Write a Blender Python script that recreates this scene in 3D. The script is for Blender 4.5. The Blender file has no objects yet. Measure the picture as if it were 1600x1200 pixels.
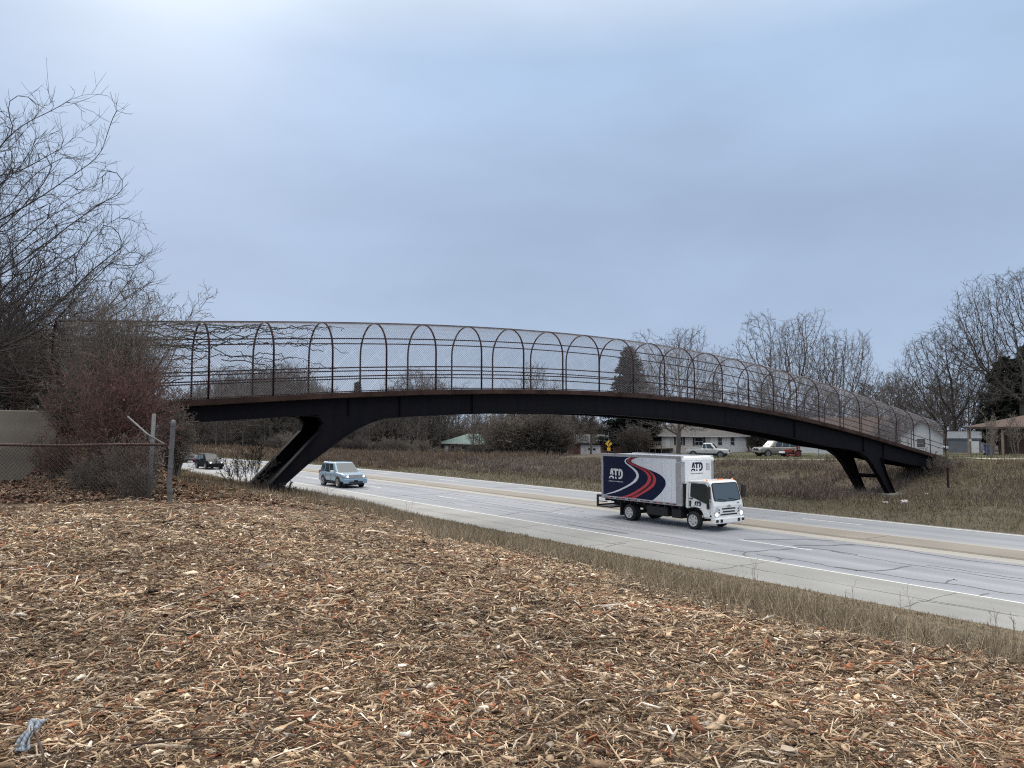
import bpy, bmesh, math, random
import numpy as np
from mathutils import Vector, Matrix
R = math.radians
random.seed(7); rng = np.random.default_rng(11)
scene = bpy.context.scene
C = scene.collection
# ------------------------------------------------------------------ camera
CAMH, YAW, PITCH, FPX = 4.521, R(35.267), R(3.292), 1200.0
cd = bpy.data.cameras.new('camera'); cam = bpy.data.objects.new('camera', cd); C.objects.link(cam)
cd.sensor_width = 36; cd.lens = 36 * FPX / 1600; cd.clip_end = 4000; cd.clip_start = 0.05
cam.location = (0, 0, CAMH); cam.rotation_euler = (R(90) + PITCH, 0, -YAW); scene.camera = cam
SA, CA = math.sin(YAW), math.cos(YAW)
def ray(px, py):
    u = (px - 800) / FPX; v = -(py - 600) / FPX
    fw = math.cos(PITCH) - v * math.sin(PITCH); up = math.sin(PITCH) + v * math.cos(PITCH)
    return Vector((u * CA + fw * SA, -u * SA + fw * CA, up))
def atD(px, py, d):
    r = ray(px, py); t = d / (r.x * SA + r.y * CA); return Vector((r.x * t, r.y * t, CAMH + r.z * t))
def atZ(px, py, z=0):
    r = ray(px, py); t = (z - CAMH) / r.z; return Vector((r.x * t, r.y * t, z))
def atY(px, py, Y):
    r = ray(px, py); t = Y / r.y; return Vector((r.x * t, Y, CAMH + r.z * t))
# ------------------------------------------------------------------ tagging
def tag(o, label=None, cat=None, group=None, kind=None):
    if label: o['label'] = label
    if cat: o['category'] = cat
    if group: o['group'] = group
    if kind: o['kind'] = kind
    return o
def thing(name, label, cat, loc=(0, 0, 0), rotz=0, group=None, scale=None):
    o = bpy.data.objects.new(name, None); C.objects.link(o); o.location = loc; o.rotation_euler = (0, 0, rotz)
    o.empty_display_size = .2
    if scale: o.scale = (scale,) * 3 if not hasattr(scale, '__len__') else scale
    return tag(o, label, cat, group)
def dup(root, loc, rotz=0, scale=None, label=None, group=None):
    def cp(o, par):
        c = o.copy(); C.objects.link(c); c.parent = par
        for ch in list(o.children): cp(ch, c)
        return c
    r = cp(root, None); r.location = loc; r.rotation_euler = (0, 0, rotz)
    if scale: r.scale = (scale,) * 3 if not hasattr(scale, '__len__') else scale
    if label: r['label'] = label
    if group: r['group'] = group
    return r
# ------------------------------------------------------------------ materials
def mat(name, col, rough=.7, var=.25, scale=6., metal=0., bump=0., col2=None, coat=0., emit=None, estr=0., detail=6., stretch=None, spec=.5):
    m = bpy.data.materials.new(name); m.use_nodes = True
    nt = m.node_tree; N = nt.nodes; L = nt.links; b = N['Principled BSDF']
    b.inputs['Roughness'].default_value = rough; b.inputs['Metallic'].default_value = metal
    b.inputs['Specular IOR Level'].default_value = spec
    if coat: b.inputs['Coat Weight'].default_value = coat; b.inputs['Coat Roughness'].default_value = .08
    if var > 0:
        tc = N.new('ShaderNodeTexCoord'); nz = N.new('ShaderNodeTexNoise')
        nz.inputs['Scale'].default_value = scale; nz.inputs['Detail'].default_value = detail; nz.inputs['Roughness'].default_value = .65
        src = tc.outputs['Object']
        if stretch:
            mp = N.new('ShaderNodeMapping'); mp.inputs['Scale'].default_value = stretch
            L.new(src, mp.inputs['Vector']); src = mp.outputs['Vector']
        L.new(src, nz.inputs['Vector'])
        rp = N.new('ShaderNodeValToRGB'); e = rp.color_ramp.elements
        c2 = col2 or tuple(c * (1 - var) for c in col[:3])
        c1 = tuple(c * (1 + var * .5) for c in col[:3]) if not col2 else col
        e[0].position = .3; e[0].color = (*c2[:3], 1); e[1].position = .7; e[1].color = (*c1[:3], 1)
        L.new(nz.outputs['Fac'], rp.inputs['Fac']); L.new(rp.outputs['Color'], b.inputs['Base Color'])
        if bump:
            bp = N.new('ShaderNodeBump'); bp.inputs['Strength'].default_value = bump; bp.inputs['Distance'].default_value = .02
            L.new(nz.outputs['Fac'], bp.inputs['Height']); L.new(bp.outputs['Normal'], b.inputs['Normal'])
    else:
        b.inputs['Base Color'].default_value = (*col[:3], 1)
    if emit:
        b.inputs['Emission Color'].default_value = (*emit, 1); b.inputs['Emission Strength'].default_value = estr
    return m
def mat_attr(name, rough=.85, mult=1.0, noise=0., nscale=30.):
    m = bpy.data.materials.new(name); m.use_nodes = True
    nt = m.node_tree; N = nt.nodes; L = nt.links; b = N['Principled BSDF']; b.inputs['Roughness'].default_value = rough
    b.inputs['Specular IOR Level'].default_value = .25
    a = N.new('ShaderNodeAttribute'); a.attribute_name = 'Col'
    if noise:
        tc = N.new('ShaderNodeTexCoord'); nz = N.new('ShaderNodeTexNoise'); nz.inputs['Scale'].default_value = nscale; nz.inputs['Detail'].default_value = 7
        L.new(tc.outputs['Object'], nz.inputs['Vector'])
        mr = N.new('ShaderNodeMapRange'); mr.inputs[1].default_value = .25; mr.inputs[2].default_value = .75
        mr.inputs[3].default_value = 1 - noise; mr.inputs[4].default_value = 1 + noise
        L.new(nz.outputs['Fac'], mr.inputs[0])
        vm = N.new('ShaderNodeVectorMath'); vm.operation = 'SCALE'
        L.new(a.outputs['Color'], vm.inputs[0]); L.new(mr.outputs[0], vm.inputs['Scale']); L.new(vm.outputs[0], b.inputs['Base Color'])
        bp = N.new('ShaderNodeBump'); bp.inputs['Strength'].default_value = .5; bp.inputs['Distance'].default_value = .03
        L.new(nz.outputs['Fac'], bp.inputs['Height']); L.new(bp.outputs['Normal'], b.inputs['Normal'])
    else:
        L.new(a.outputs['Color'], b.inputs['Base Color'])
    return m
M = {}
M['steel'] = mat('dark_weathered_steel', (.0115, .0095, .0115), .7, .5, 1.3, bump=.2, stretch=(2.6, 1, .55), col2=(.005, .0056, .0095), spec=.12, detail=9)
M['rust'] = mat('rusty_red_brown_steel', (.046, .018, .022), .75, .5, 9, bump=.1, col2=(.02, .010, .013), spec=.25)
M['rustedge'] = mat('rusted_deck_edge', (.085, .048, .036), .9, .5, 1.1, col2=(.014, .009, .009), bump=.2, spec=.2)
M['wire'] = mat('aged_chain_link_wire', (.25, .235, .25), .55, .3, 2.)
M['wire_dark'] = mat('rusted_chain_link_wire', (.07, .06, .055), .7, .4, 4.)
M['galv'] = mat('weathered_galvanised_steel', (.19, .19, .195), .6, .45, 7., metal=.3, col2=(.11, .105, .10))
M['railrust'] = mat('dark_red_rusted_rail', (.10, .045, .035), .7, .5, 8., col2=(.045, .022, .02))
M['concrete'] = mat('weathered_concrete', (.28, .25, .205), .95, .35, .6, bump=.2, col2=(.14, .125, .105), detail=10)
M['footing'] = mat('old_concrete_footing', (.22, .21, .18), .9, .4, 3., bump=.2)
M['deck'] = mat('worn_deck_concrete', (.22, .21, .2), .9, .3, 3.)
M['bark'] = mat('grey_brown_bark', (.14, .12, .104), .9, .4, 5., bump=.3, stretch=(3, 3, .6))
M['bark_dark'] = mat('dark_bark', (.082, .068, .058), .9, .4, 5., bump=.3)
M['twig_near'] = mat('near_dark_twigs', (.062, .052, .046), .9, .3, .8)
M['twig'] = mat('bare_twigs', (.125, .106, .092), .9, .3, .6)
M['twig_dark'] = mat('dark_bare_twigs', (.092, .078, .068), .9, .3, .8)
M['twig_red'] = mat('burgundy_stems', (.15, .072, .062), .85, .5, 1.5, col2=(.095, .066, .054))
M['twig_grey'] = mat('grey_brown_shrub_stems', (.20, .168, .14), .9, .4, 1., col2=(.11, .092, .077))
M['leaf_red'] = mat('dull_red_leaves', (.22, .05, .035), .8, .5, 6., col2=(.12, .045, .03))
M['vine'] = mat('dark_vine', (.05, .042, .036), .9, .3, 5.)
M['tyre'] = mat('tyre_rubber', (.018, .018, .019), .85, .2, 20.)
M['rim'] = mat('alloy_rim', (.5, .5, .52), .35, .15, 10., metal=.7)
M['rimw'] = mat('white_steel_rim', (.6, .6, .6), .5, .2, 10.)
M['black'] = mat('black_plastic', (.015, .015, .017), .6, .2, 8.)
M['under'] = mat('grimy_chassis', (.022, .022, .025), .8, .4, 5.)
M['glass'] = mat('dark_car_glass', (.02, .03, .035), .04, 0, spec=.8)
M['wglass'] = mat('reflective_windscreen', (.045, .065, .078), .05, 0, spec=1.)
M['wglass'].node_tree.nodes['Principled BSDF'].inputs['IOR'].default_value = 1.55
M['white'] = mat('white_truck_paint', (.86, .87, .88), .35, .05, 1.3, coat=.4, col2=(.74, .745, .74), stretch=(1, 1, .5), detail=9)
M['alum'] = mat('dull_aluminium_trim', (.46, .46, .48), .45, .15, 4., metal=.4)
M['navy'] = mat('navy_graphic', (.006, .010, .042), .55, .1, 3., spec=.2)
M['red'] = mat('red_graphic', (.55, .05, .07), .4, .08, 3.)
M['maroon'] = mat('dark_maroon_graphic', (.05, .008, .015), .4, .1, 3.)
M['palew'] = mat('pale_graphic_white', (.78, .82, .88), .45, .05, 1.2, col2=(.68, .71, .76), stretch=(1, 1, .4), detail=9)
M['lamp'] = mat('lit_headlamp', (.9, .88, .85), .2, 0, emit=(1, .93, .85), estr=3.)
M['lens'] = mat('clear_lamp_lens', (.55, .56, .58), .15, .1, 8.)
M['amber'] = mat('amber_marker', (.7, .2, .04), .3, 0, emit=(1, .3, .05), estr=.6)
M['blue'] = mat('light_blue_metallic_paint', (.25, .37, .47), .3, .06, 2., metal=.35, coat=.8)
M['blackpaint'] = mat('black_car_paint', (.008, .010, .012), .6, .1, 2., spec=.1)
M['darkpaint'] = mat('dark_plum_car_paint', (.018, .016, .018), .6, .1, 2., spec=.1)
M['silver'] = mat('silver_white_paint', (.55, .55, .54), .35, .06, 2., metal=.2, coat=.6)
M['beige'] = mat('beige_silver_paint', (.29, .27, .235), .35, .06, 2., metal=.3, coat=.4)
M['beige_low'] = mat('dull_taupe_cladding', (.15, .14, .125), .5, .1, 2.)
M['chrome'] = mat('chrome_trim', (.62, .63, .65), .2, .1, 5., metal=.9)
M['tractor'] = mat('faded_red_tractor_paint', (.22, .045, .035), .5, .3, 5.)
M['siding'] = mat('white_lap_siding', (.68, .68, .68), .7, .12, 1., stretch=(.2, .2, 8))
M['siding_shade'] = mat('shaded_white_siding', (.60, .565, .53), .7, .12, 1., stretch=(.2, .2, 8))  # white siding of the house front, its shade painted into the colour
M['roofgrey'] = mat('grey_shingles', (.125, .12, .118), .95, .3, 3., bump=.2)
M['roofbrown'] = mat('brown_shingles', (.105, .068, .055), .95, .35, 3., bump=.2)
M['roofdark'] = mat('dark_slate_shingles', (.062, .066, .072), .95, .3, 3., bump=.2)
M['roofgreen'] = mat('green_metal_roof', (.12, .19, .17), .7, .2, 2.)
M['tan'] = mat('tan_stucco', (.30, .22, .16), .9, .25, 2.)
M['brownwall'] = mat('brown_wood_siding', (.085, .062, .05), .9, .3, 2.)
M['shedblue'] = mat('blue_grey_metal_siding', (.15, .165, .19), .6, .25, 1.5)
M['trim'] = mat('white_trim', (.62, .62, .62), .6, .1, 4.)
M['darkwin'] = mat('dark_window_glass', (.03, .036, .042), .08, 0, spec=.8)
M['shutter'] = mat('dark_shutter', (.035, .035, .04), .7, .2, 5.)
M['doorbrown'] = mat('brown_door', (.12, .06, .04), .6, .2, 4.)
M['bluebin'] = mat('blue_plastic', (.035, .07, .16), .6, .2, 4.)
M['yellow'] = mat('yellow_sign_sheeting', (.75, .42, .02), .4, .08, 4.)
M['pole'] = mat('weathered_pole_wood', (.17, .15, .13), .9, .3, 4., stretch=(3, 3, .3))
M['cable'] = mat('black_cable', (.02, .02, .02), .7, 0)
M['litter'] = mat('white_plastic_litter', (.58, .58, .57), .6, .15, 6.)
M['bluerag'] = mat('pale_blue_plastic_scrap', (.27, .31, .36), .5, .25, 3.)
M['barkred'] = mat('orange_red_bark', (.30, .115, .05), .85, .45, 18., bump=.4, stretch=(.3, 4, 4), col2=(.13, .055, .03))
M['palewood'] = mat('pale_split_wood', (.50, .42, .32), .85, .3, 14., bump=.3, stretch=(.4, 4, 4), col2=(.38, .30, .22))
M['greywood'] = mat('grey_weathered_stick', (.24, .20, .16), .9, .4, 12., bump=.4, stretch=(.4, 4, 4), col2=(.12, .10, .08))
M['darkwood'] = mat('dark_damp_stick', (.085, .055, .04), .9, .4, 12., bump=.4, stretch=(.4, 4, 4))
M['needle'] = mat('dark_evergreen_needles', (.020, .030, .021), .9, .5, .8, col2=(.009, .014, .010))
M['needle2'] = mat('green_evergreen_needles', (.036, .055, .032), .9, .5, .8, col2=(.016, .025, .015))
M['kerbline'] = mat('white_road_paint', (.72, .72, .70), .7, .2, 2.5, detail=8)
M['crack'] = mat('tar_crack_sealant', (.14, .143, .153), .7, .3, 3.)
M['stem'] = mat('dry_weed_stem', (.26, .20, .14), .9, .3, 5.)
def brick_mat():
    m = bpy.data.materials.new('red_brick'); m.use_nodes = True; N = m.node_tree.nodes; L = m.node_tree.links; b = N['Principled BSDF']
    tc = N.new('ShaderNodeTexCoord'); mp = N.new('ShaderNodeMapping'); mp.inputs['Rotation'].default_value = (R(90), 0, 0)
    br = N.new('ShaderNodeTexBrick'); br.inputs['Scale'].default_value = 4
    br.inputs['Color1'].default_value = (.20, .07, .05, 1); br.inputs['Color2'].default_value = (.14, .055, .04, 1); br.inputs['Mortar'].default_value = (.25, .2, .17, 1)
    L.new(tc.outputs['Object'], mp.inputs['Vector']); L.new(mp.outputs['Vector'], br.inputs['Vector']); L.new(br.outputs['Color'], b.inputs['Base Color'])
    b.inputs['Roughness'].default_value = .9
    return m
M['brick'] = brick_mat()
# ------------------------------------------------------------------ mesh builder
class MB:
    def __init__(s): s.v = []; s.f = []; s.mi = []; s.cur = 0
    def add(s, vs, fs):
        o = len(s.v); s.v.extend([tuple(v) for v in vs]); s.f.extend([tuple(o + i for i in f) for f in fs]); s.mi.extend([s.cur] * len(fs)); return s
    def box(s, c, d, rz=0, mtx=None):
        hx, hy, hz = d[0] / 2, d[1] / 2, d[2] / 2
        vs = [Vector((x * hx, y * hy, z * hz)) for z in (-1, 1) for y in (-1, 1) for x in (-1, 1)]
        m = mtx or Matrix.Rotation(rz, 3, 'Z')
        vs = [m @ v + Vector(c) for v in vs]
        return s.add(vs, [(0, 2, 3, 1), (4, 5, 7, 6), (0, 1, 5, 4), (2, 6, 7, 3), (0, 4, 6, 2), (1, 3, 7, 5)])
    def bb(s, a, b):
        return s.box([(a[i] + b[i]) / 2 for i in range(3)], [abs(b[i] - a[i]) for i in range(3)])
    def tube(s, pts, radii, n=6, cap=True):
        pts = [Vector(p) for p in pts]; k = len(pts)
        if not hasattr(radii, '__len__'): radii = [radii] * k
        o = len(s.v); ref = None
        for i in range(k):
            t = (pts[min(i + 1, k - 1)] - pts[max(i - 1, 0)])
            if t.length < 1e-9: t = Vector((0, 0, 1))
            t.normalize()
            if ref is None: ref = Vector((0, 0, 1)) if abs(t.z) < .9 else Vector((1, 0, 0))
            u = t.cross(ref).normalized() if t.cross(ref).length > 1e-6 else t.orthogonal().normalized()
            w = u.cross(t); ref = w if False else ref
            for j in range(n):
                a = 2 * math.pi * j / n; s.v.append(tuple(pts[i] + (u * math.cos(a) + w * math.sin(a)) * radii[i]))
        for i in range(k - 1):
            for j in range(n):
                a = o + i * n + j; b = o + i * n + (j + 1) % n; s.f.append((a, b, b + n, a + n)); s.mi.append(s.cur)
        if cap:
            s.f.append(tuple(o + j for j in reversed(range(n)))); s.mi.append(s.cur)
            s.f.append(tuple(o + (k - 1) * n + j for j in range(n))); s.mi.append(s.cur)
        return s
    def prism(s, poly, fn0, fn1):
        """poly of 2D points; fn0 and fn1 map a 2D point to 3D on either side"""
        n = len(poly); vs = [fn0(*p) for p in poly] + [fn1(*p) for p in poly]
        fs = [tuple(reversed(range(n))), tuple(range(n, 2 * n))] + [(i, (i + 1) % n, n + (i + 1) % n, n + i) for i in range(n)]
        return s.add(vs, fs)
    def lathe(s, prof, c, axis='y', n=20, caps=True):
        o = len(s.v); k = len(prof)
        for (a, r) in prof:
            for j in range(n):
                t = 2 * math.pi * j / n; x, z = r * math.cos(t), r * math.sin(t)
                p = (x, a, z) if axis == 'y' else ((a, x, z) if axis == 'x' else (x, z, a))
                s.v.append((p[0] + c[0], p[1] + c[1], p[2] + c[2]))
        for i in range(k - 1):
            for j in range(n):
                a = o + i * n + j; b = o + i * n + (j + 1) % n; s.f.append((a, b, b + n, a + n)); s.mi.append(s.cur)
        if caps: s.f.append(tuple(o + j for j in range(n))); s.mi.append(s.cur); s.f.append(tuple(o + (k - 1) * n + j for j in reversed(range(n)))); s.mi.append(s.cur)
        return s
    def build(s, name, mats, parent=None, smooth=False, bevel=0, fix=True, seg=2):
        me = bpy.data.meshes.new(name); me.from_pydata(s.v, [], s.f)
        mats = mats if isinstance(mats, (list, tuple)) else [mats]
        for m in mats: me.materials.append(m)
        if len(mats) > 1: me.polygons.foreach_set('material_index', s.mi)
        if fix:
            bm = bmesh.new(); bm.from_mesh(me); bmesh.ops.recalc_face_normals(bm, faces=bm.faces); bm.to_mesh(me); bm.free()
        if smooth: me.polygons.foreach_set('use_smooth', [True] * len(me.polygons))
        me.update()
        o = bpy.data.objects.new(name, me); C.objects.link(o); o.parent = parent
        if bevel:
            b = o.modifiers.new('bevel', 'BEVEL'); b.width = bevel; b.segments = seg; b.limit_method = 'ANGLE'; b.angle_limit = R(35)
        return o
def np_mesh(name, V, F, mats, col=None, parent=None, smooth=False):
    me = bpy.data.meshes.new(name); nv, nf, k = len(V), len(F), F.shape[1]
    me.vertices.add(nv); me.vertices.foreach_set('co', V.astype(np.float32).ravel())
    me.loops.add(nf * k); me.loops.foreach_set('vertex_index', F.astype(np.int32).ravel())
    me.polygons.add(nf); me.polygons.foreach_set('loop_start', np.arange(0, nf * k, k, dtype=np.int32))
    if col is not None:
        a = me.attributes.new('Col', 'FLOAT_COLOR', 'POINT'); c4 = np.ones((nv, 4), np.float32); c4[:, :3] = col; a.data.foreach_set('color', c4.ravel())
    if smooth: me.polygons.foreach_set('use_smooth', np.ones(nf, bool))
    me.materials.append(mats); me.update(calc_edges=True); me.validate()
    o = bpy.data.objects.new(name, me); C.objects.link(o); o.parent = parent
    return o
def text_mb(mb, txt, size, fn, depth=.004):
    """flat lettering laid on a surface: fn(x, y, d) maps letter plane to 3D"""
    cu = bpy.data.curves.new('lettering', 'FONT'); cu.body = txt; cu.size = size; cu.extrude = depth / 2; cu.align_x = 'CENTER'; cu.resolution_u = 2
    o = bpy.data.objects.new('lettering', cu); C.objects.link(o)
    dg = bpy.context.evaluated_depsgraph_get(); me = bpy.data.meshes.new_from_object(o.evaluated_get(dg))
    mb.add([fn(v.co.x, v.co.y, v.co.z) for v in me.vertices], [tuple(p.vertices) for p in me.polygons])
    bpy.data.objects.remove(o); bpy.data.curves.remove(cu); bpy.data.meshes.remove(me)
# ------------------------------------------------------------------ terrain
def cR(Y):
    Y = np.asarray(Y, float); return np.where(Y < 60, 0, np.where(Y < 260, -.0015 * (Y - 60) ** 2, -60 - .6 * (Y - 260)))
def sst(x): x = np.clip(x, 0, 1); return x * x * (3 - 2 * x)
def wob(X, Y):
    return (np.sin(X * 1.7 + Y * .9) + np.sin(X * .8 - Y * 1.3 + 2) + np.sin(X * 3.1 + Y * 2.7 + 1) * .5 + np.sin(-X * 2.3 + Y * 3.7) * .5) / 3
_nx = [-900, -60, 0, 3, 6, 9, 12, 15, 17.3, 18.8, 19.25, 19.75, 28]
_nh = [4., 3.3, 3.02, 2.97, 2.62, 2.08, 1.38, .62, .16, .05, .012, -.06, -.06]
_ty = [-500, 10, 27, 40, 60, 77, 95, 108, 130, 200, 500, 1500]
_th = [2.6, 2.4, 2.25, 1.7, 1.1, .85, .3, -.4, -.9, -1.3, -1., 0]
def H(X, Y):
    X = np.asarray(X, float); Y = np.asarray(Y, float)
    Xr = X - cR(Y)
    T = np.interp(Y, _ty, _th); a = np.interp(Y, [0, 30, 50, 85, 300], [.3, .06, .4, .9, .9])
    near = np.interp(Xr - 1.0 * np.exp(-((Y - 27) / 7) ** 2) * sst((19 - Xr) / 8), _nx, _nh)
    near = near + 2.0 * sst((Y - 19.5) / 6.5) * sst((5.6 - X) / 3.0) * sst((X - 1.2) / 1.6 + 1.2 * sst((Y - 27) / 1)) * sst((60 - Y) / 20)
    s = np.where(Xr < 41, .2 * sst((Xr - 36.6) / 4.4), np.where(Xr < 48, .2 + (a - .2) * sst((Xr - 41) / 7), np.where(Xr < 58, a + (T - a) * sst((Xr - 48) / 10), T)))
    s = np.where(Xr < 36.6, -.06, s)
    h = np.where(Xr < 28, near, s)
    rough = np.where(Xr < 28, .035 * sst((18.5 - Xr) / 3), .07 * sst((Xr - 39) / 5))
    return h + rough * wob(X, Y) + np.where(Xr < 10, .04 * np.sin(X * .9 + 1) * np.sin(Y * .7), 0)
def hh(x, y): return float(H(x, y))
Xs = np.concatenate([np.linspace(-900, -46, 12), np.arange(-42, -10, 1.), np.arange(-10, 22, .25), np.arange(22, 36.5, 2), np.arange(36.3, 66, .4), np.arange(66, 170, 2.5), np.linspace(180, 1800, 16)])
Ys = np.concatenate([np.linspace(-700, -22, 10), np.arange(-18, -2, 1.), np.arange(-2, 40, .25), np.arange(40, 70, .8), np.arange(70, 230, 2.5), np.linspace(240, 1800, 16)])
GX, GY = np.meshgrid(Xs, Ys); GZ = H(GX, GY)
nx, ny = len(Xs), len(Ys); idx = np.arange(nx * ny).reshape(ny, nx)
F = np.stack([idx[:-1, :-1], idx[:-1, 1:], idx[1:, 1:], idx[1:, :-1]], -1).reshape(-1, 4)
gX, gY = GX.ravel(), GY.ravel(); gXr = gX - cR(gY)
def medge(Y): return 7.6 + .105 * np.clip(Y, 0, 30) + .5 * np.sin(Y * .8) + .3 * np.sin(Y * 2.1 + 1)
mul = sst((medge(gY) - gXr) / 1.2) * sst((26 - gY) / 4)
soil = np.array([.13, .09, .06]); dry = np.array([.155, .122, .080]); far = np.array([.10, .082, .061]); lawn = np.array([.074, .080, .036]); wood = np.array([.085, .066, .05])
col = dry[None] * (1 - mul[:, None]) + soil[None] * mul[:, None]
fm = (gXr > 28)[:, None]
lw = (sst((gXr - 56) / 5) * sst((115 - gX) / 20) * sst((84 - gY) / 20) * (.65 + .35 * np.sin(gX * .35 + gY * .22)))[:, None]
col = np.where(fm, far[None] * (1 - lw) + lawn[None] * lw, col)
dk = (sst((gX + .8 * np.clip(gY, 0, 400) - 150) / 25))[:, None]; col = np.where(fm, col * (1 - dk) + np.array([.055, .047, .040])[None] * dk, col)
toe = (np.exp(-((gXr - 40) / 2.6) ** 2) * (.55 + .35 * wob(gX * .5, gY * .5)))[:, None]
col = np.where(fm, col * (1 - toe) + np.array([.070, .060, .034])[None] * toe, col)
bk = (sst((gY - 19.5) / 3) * sst((6 - gX) / 2))[:, None] * (~fm)
col = col * (1 - bk) + np.array([.095, .066, .045])[None] * bk
col *= (1 + .16 * wob(gX * .7, gY * .7))[:, None]
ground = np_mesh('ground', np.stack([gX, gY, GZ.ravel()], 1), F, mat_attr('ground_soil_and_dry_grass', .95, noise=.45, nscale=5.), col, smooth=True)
tag(ground, kind='structure')
# ------------------------------------------------------------------ roads
RY = np.concatenate([np.arange(-80, 60, 5.), np.arange(60, 420, 5.)])
def strip(name, x0, x1, z, m, kind='structure', ys=RY):
    off = cR(ys); V = np.concatenate([np.stack([x0 + off, ys, np.full_like(ys, z)], 1), np.stack([x1 + off, ys, np.full_like(ys, z)], 1)]); n = len(ys)
    i = np.arange(n - 1); Fq = np.stack([i, i + n, i + n + 1, i + 1], 1)
    o = np_mesh(name, V, Fq, m); tag(o, kind=kind); return o
def road_mat(name, c1, c2, streak=.5, fine=.12, tracks=0):
    m = bpy.data.materials.new(name); m.use_nodes = True; N = m.node_tree.nodes; L = m.node_tree.links; b = N['Principled BSDF']; b.inputs['Roughness'].default_value = .85
    b.inputs['Specular IOR Level'].default_value = .3
    tc = N.new('ShaderNodeTexCoord'); mp = N.new('ShaderNodeMapping'); mp.inputs['Scale'].default_value = (1.1, .035, 1)
    n1 = N.new('ShaderNodeTexNoise'); n1.inputs['Scale'].default_value = 1.; n1.inputs['Detail'].default_value = 6
    n2 = N.new('ShaderNodeTexNoise'); n2.inputs['Scale'].default_value = .35; n2.inputs['Detail'].default_value = 8
    n3 = N.new('ShaderNodeTexNoise'); n3.inputs['Scale'].default_value = 18; n3.inputs['Detail'].default_value = 5
    L.new(tc.outputs['Object'], mp.inputs['Vector']); L.new(mp.outputs['Vector'], n1.inputs['Vector']); L.new(tc.outputs['Object'], n2.inputs['Vector']); L.new(tc.outputs['Object'], n3.inputs['Vector'])
    mx = N.new('ShaderNodeMix'); mx.inputs['Factor'].default_value = 1 - streak; L.new(n1.outputs['Fac'], mx.inputs['A']); L.new(n2.outputs['Fac'], mx.inputs['B'])
    rp = N.new('ShaderNodeValToRGB'); rp.color_ramp.elements[0].position = .36; rp.color_ramp.elements[0].color = (*c2, 1); rp.color_ramp.elements[1].position = .64; rp.color_ramp.elements[1].color = (*c1, 1)
    L.new(mx.outputs['Result'], rp.inputs['Fac'])
    mr = N.new('ShaderNodeMapRange'); mr.inputs[1].default_value = .3; mr.inputs[2].default_value = .7; mr.inputs[3].default_value = 1 - fine; mr.inputs[4].default_value = 1 + fine; L.new(n3.outputs['Fac'], mr.inputs[0])
    vm = N.new('ShaderNodeVectorMath'); vm.operation = 'SCALE'; L.new(rp.outputs['Color'], vm.inputs[0]); L.new(mr.outputs[0], vm.inputs['Scale']); last = vm
    if tracks:                                                   # tyre-polished wheel paths and the oil line of each lane
        sx = N.new('ShaderNodeSeparateXYZ'); L.new(tc.outputs['Object'], sx.inputs[0])
        ma = N.new('ShaderNodeMath'); ma.operation = 'MULTIPLY_ADD'; ma.inputs[1].default_value = 2 * math.pi / 1.65; ma.inputs[2].default_value = -tracks * 2 * math.pi / 1.65; L.new(sx.outputs['X'], ma.inputs[0])
        co = N.new('ShaderNodeMath'); co.operation = 'COSINE'; L.new(ma.outputs[0], co.inputs[0])
        m2 = N.new('ShaderNodeMath'); m2.operation = 'MULTIPLY_ADD'; m2.inputs[1].default_value = -.055; m2.inputs[2].default_value = .97; L.new(co.outputs[0], m2.inputs[0])
        v2 = N.new('ShaderNodeVectorMath'); v2.operation = 'SCALE'; L.new(vm.outputs[0], v2.inputs[0]); L.new(m2.outputs[0], v2.inputs['Scale']); last = v2
    L.new(last.outputs[0], b.inputs['Base Color'])
    return m
A1 = road_mat('worn_grey_asphalt', (.325, .335, .36), (.24, .25, .275), .65, .15, 23.25)
A2 = road_mat('pale_far_pavement', (.30, .31, .328), (.24, .25, .27), .6, .12, 33.1)
S1 = road_mat('pale_concrete_shoulder', (.335, .332, .32), (.255, .253, .243), .35)
S2 = road_mat('light_gutter_concrete', (.40, .38, .345), (.33, .315, .285), .5)
MD = road_mat('tan_median_concrete', (.30, .272, .235), (.235, .21, .18), .4)
strip('road_shoulder', 19.15, 22.42, 0, S1)
strip('road_near_lanes', 22.42, 28.75, 0, A1)
strip('road_gutter_near', 28.75, 29.64, 0, S2)
# low median slab, a real step of 5 cm
mb = MB(); n = len(RY); off = cR(RY)
for i in range(n - 1):
    q = []
    for k in (i, i + 1):
        q.append([(29.64 + off[k], RY[k], -.02), (29.72 + off[k], RY[k], .06), (31.49 + off[k], RY[k], .06), (31.57 + off[k], RY[k], -.02)])
    for j in range(3): mb.add([q[0][j], q[0][j + 1], q[1][j + 1], q[1][j]], [(0, 1, 2, 3)])
tag(mb.build('road_median', MD), kind='structure')
strip('road_gutter_far', 31.57, 32.2, 0, S2)
strip('road_far_lanes', 32.2, 36.2, 0, A2)
strip('road_edge_far', 36.2, 36.75, 0, S1)
lm = MB(); 
def line_strip(x, w, y0, y1, z=.004, step=4.):
    k = max(1, int((y1 - y0) / step)); ys = np.linspace(y0, y1, k + 1); of = cR(ys)
    for i in range(k):
        lm.add([(x - w / 2 + of[i], ys[i], z), (x + w / 2 + of[i], ys[i], z), (x + w / 2 + of[i + 1], ys[i + 1], z), (x - w / 2 + of[i + 1], ys[i + 1], z)], [(0, 1, 2, 3)])
line_strip(22.42, .105, -80, 300); line_strip(36.28, .12, -80, 300)
d3 = atZ(1266.7, 860.3).y
for k in range(-8, 20):
    y0 = d3 + 12.19 * k; line_strip(25.72, .12, y0, y0 + 3.3, step=2); line_strip(34.3, .11, y0 + 3, y0 + 6.2, step=2)
tag(lm.build('road_markings', M['kerbline']), kind='structure')
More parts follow.
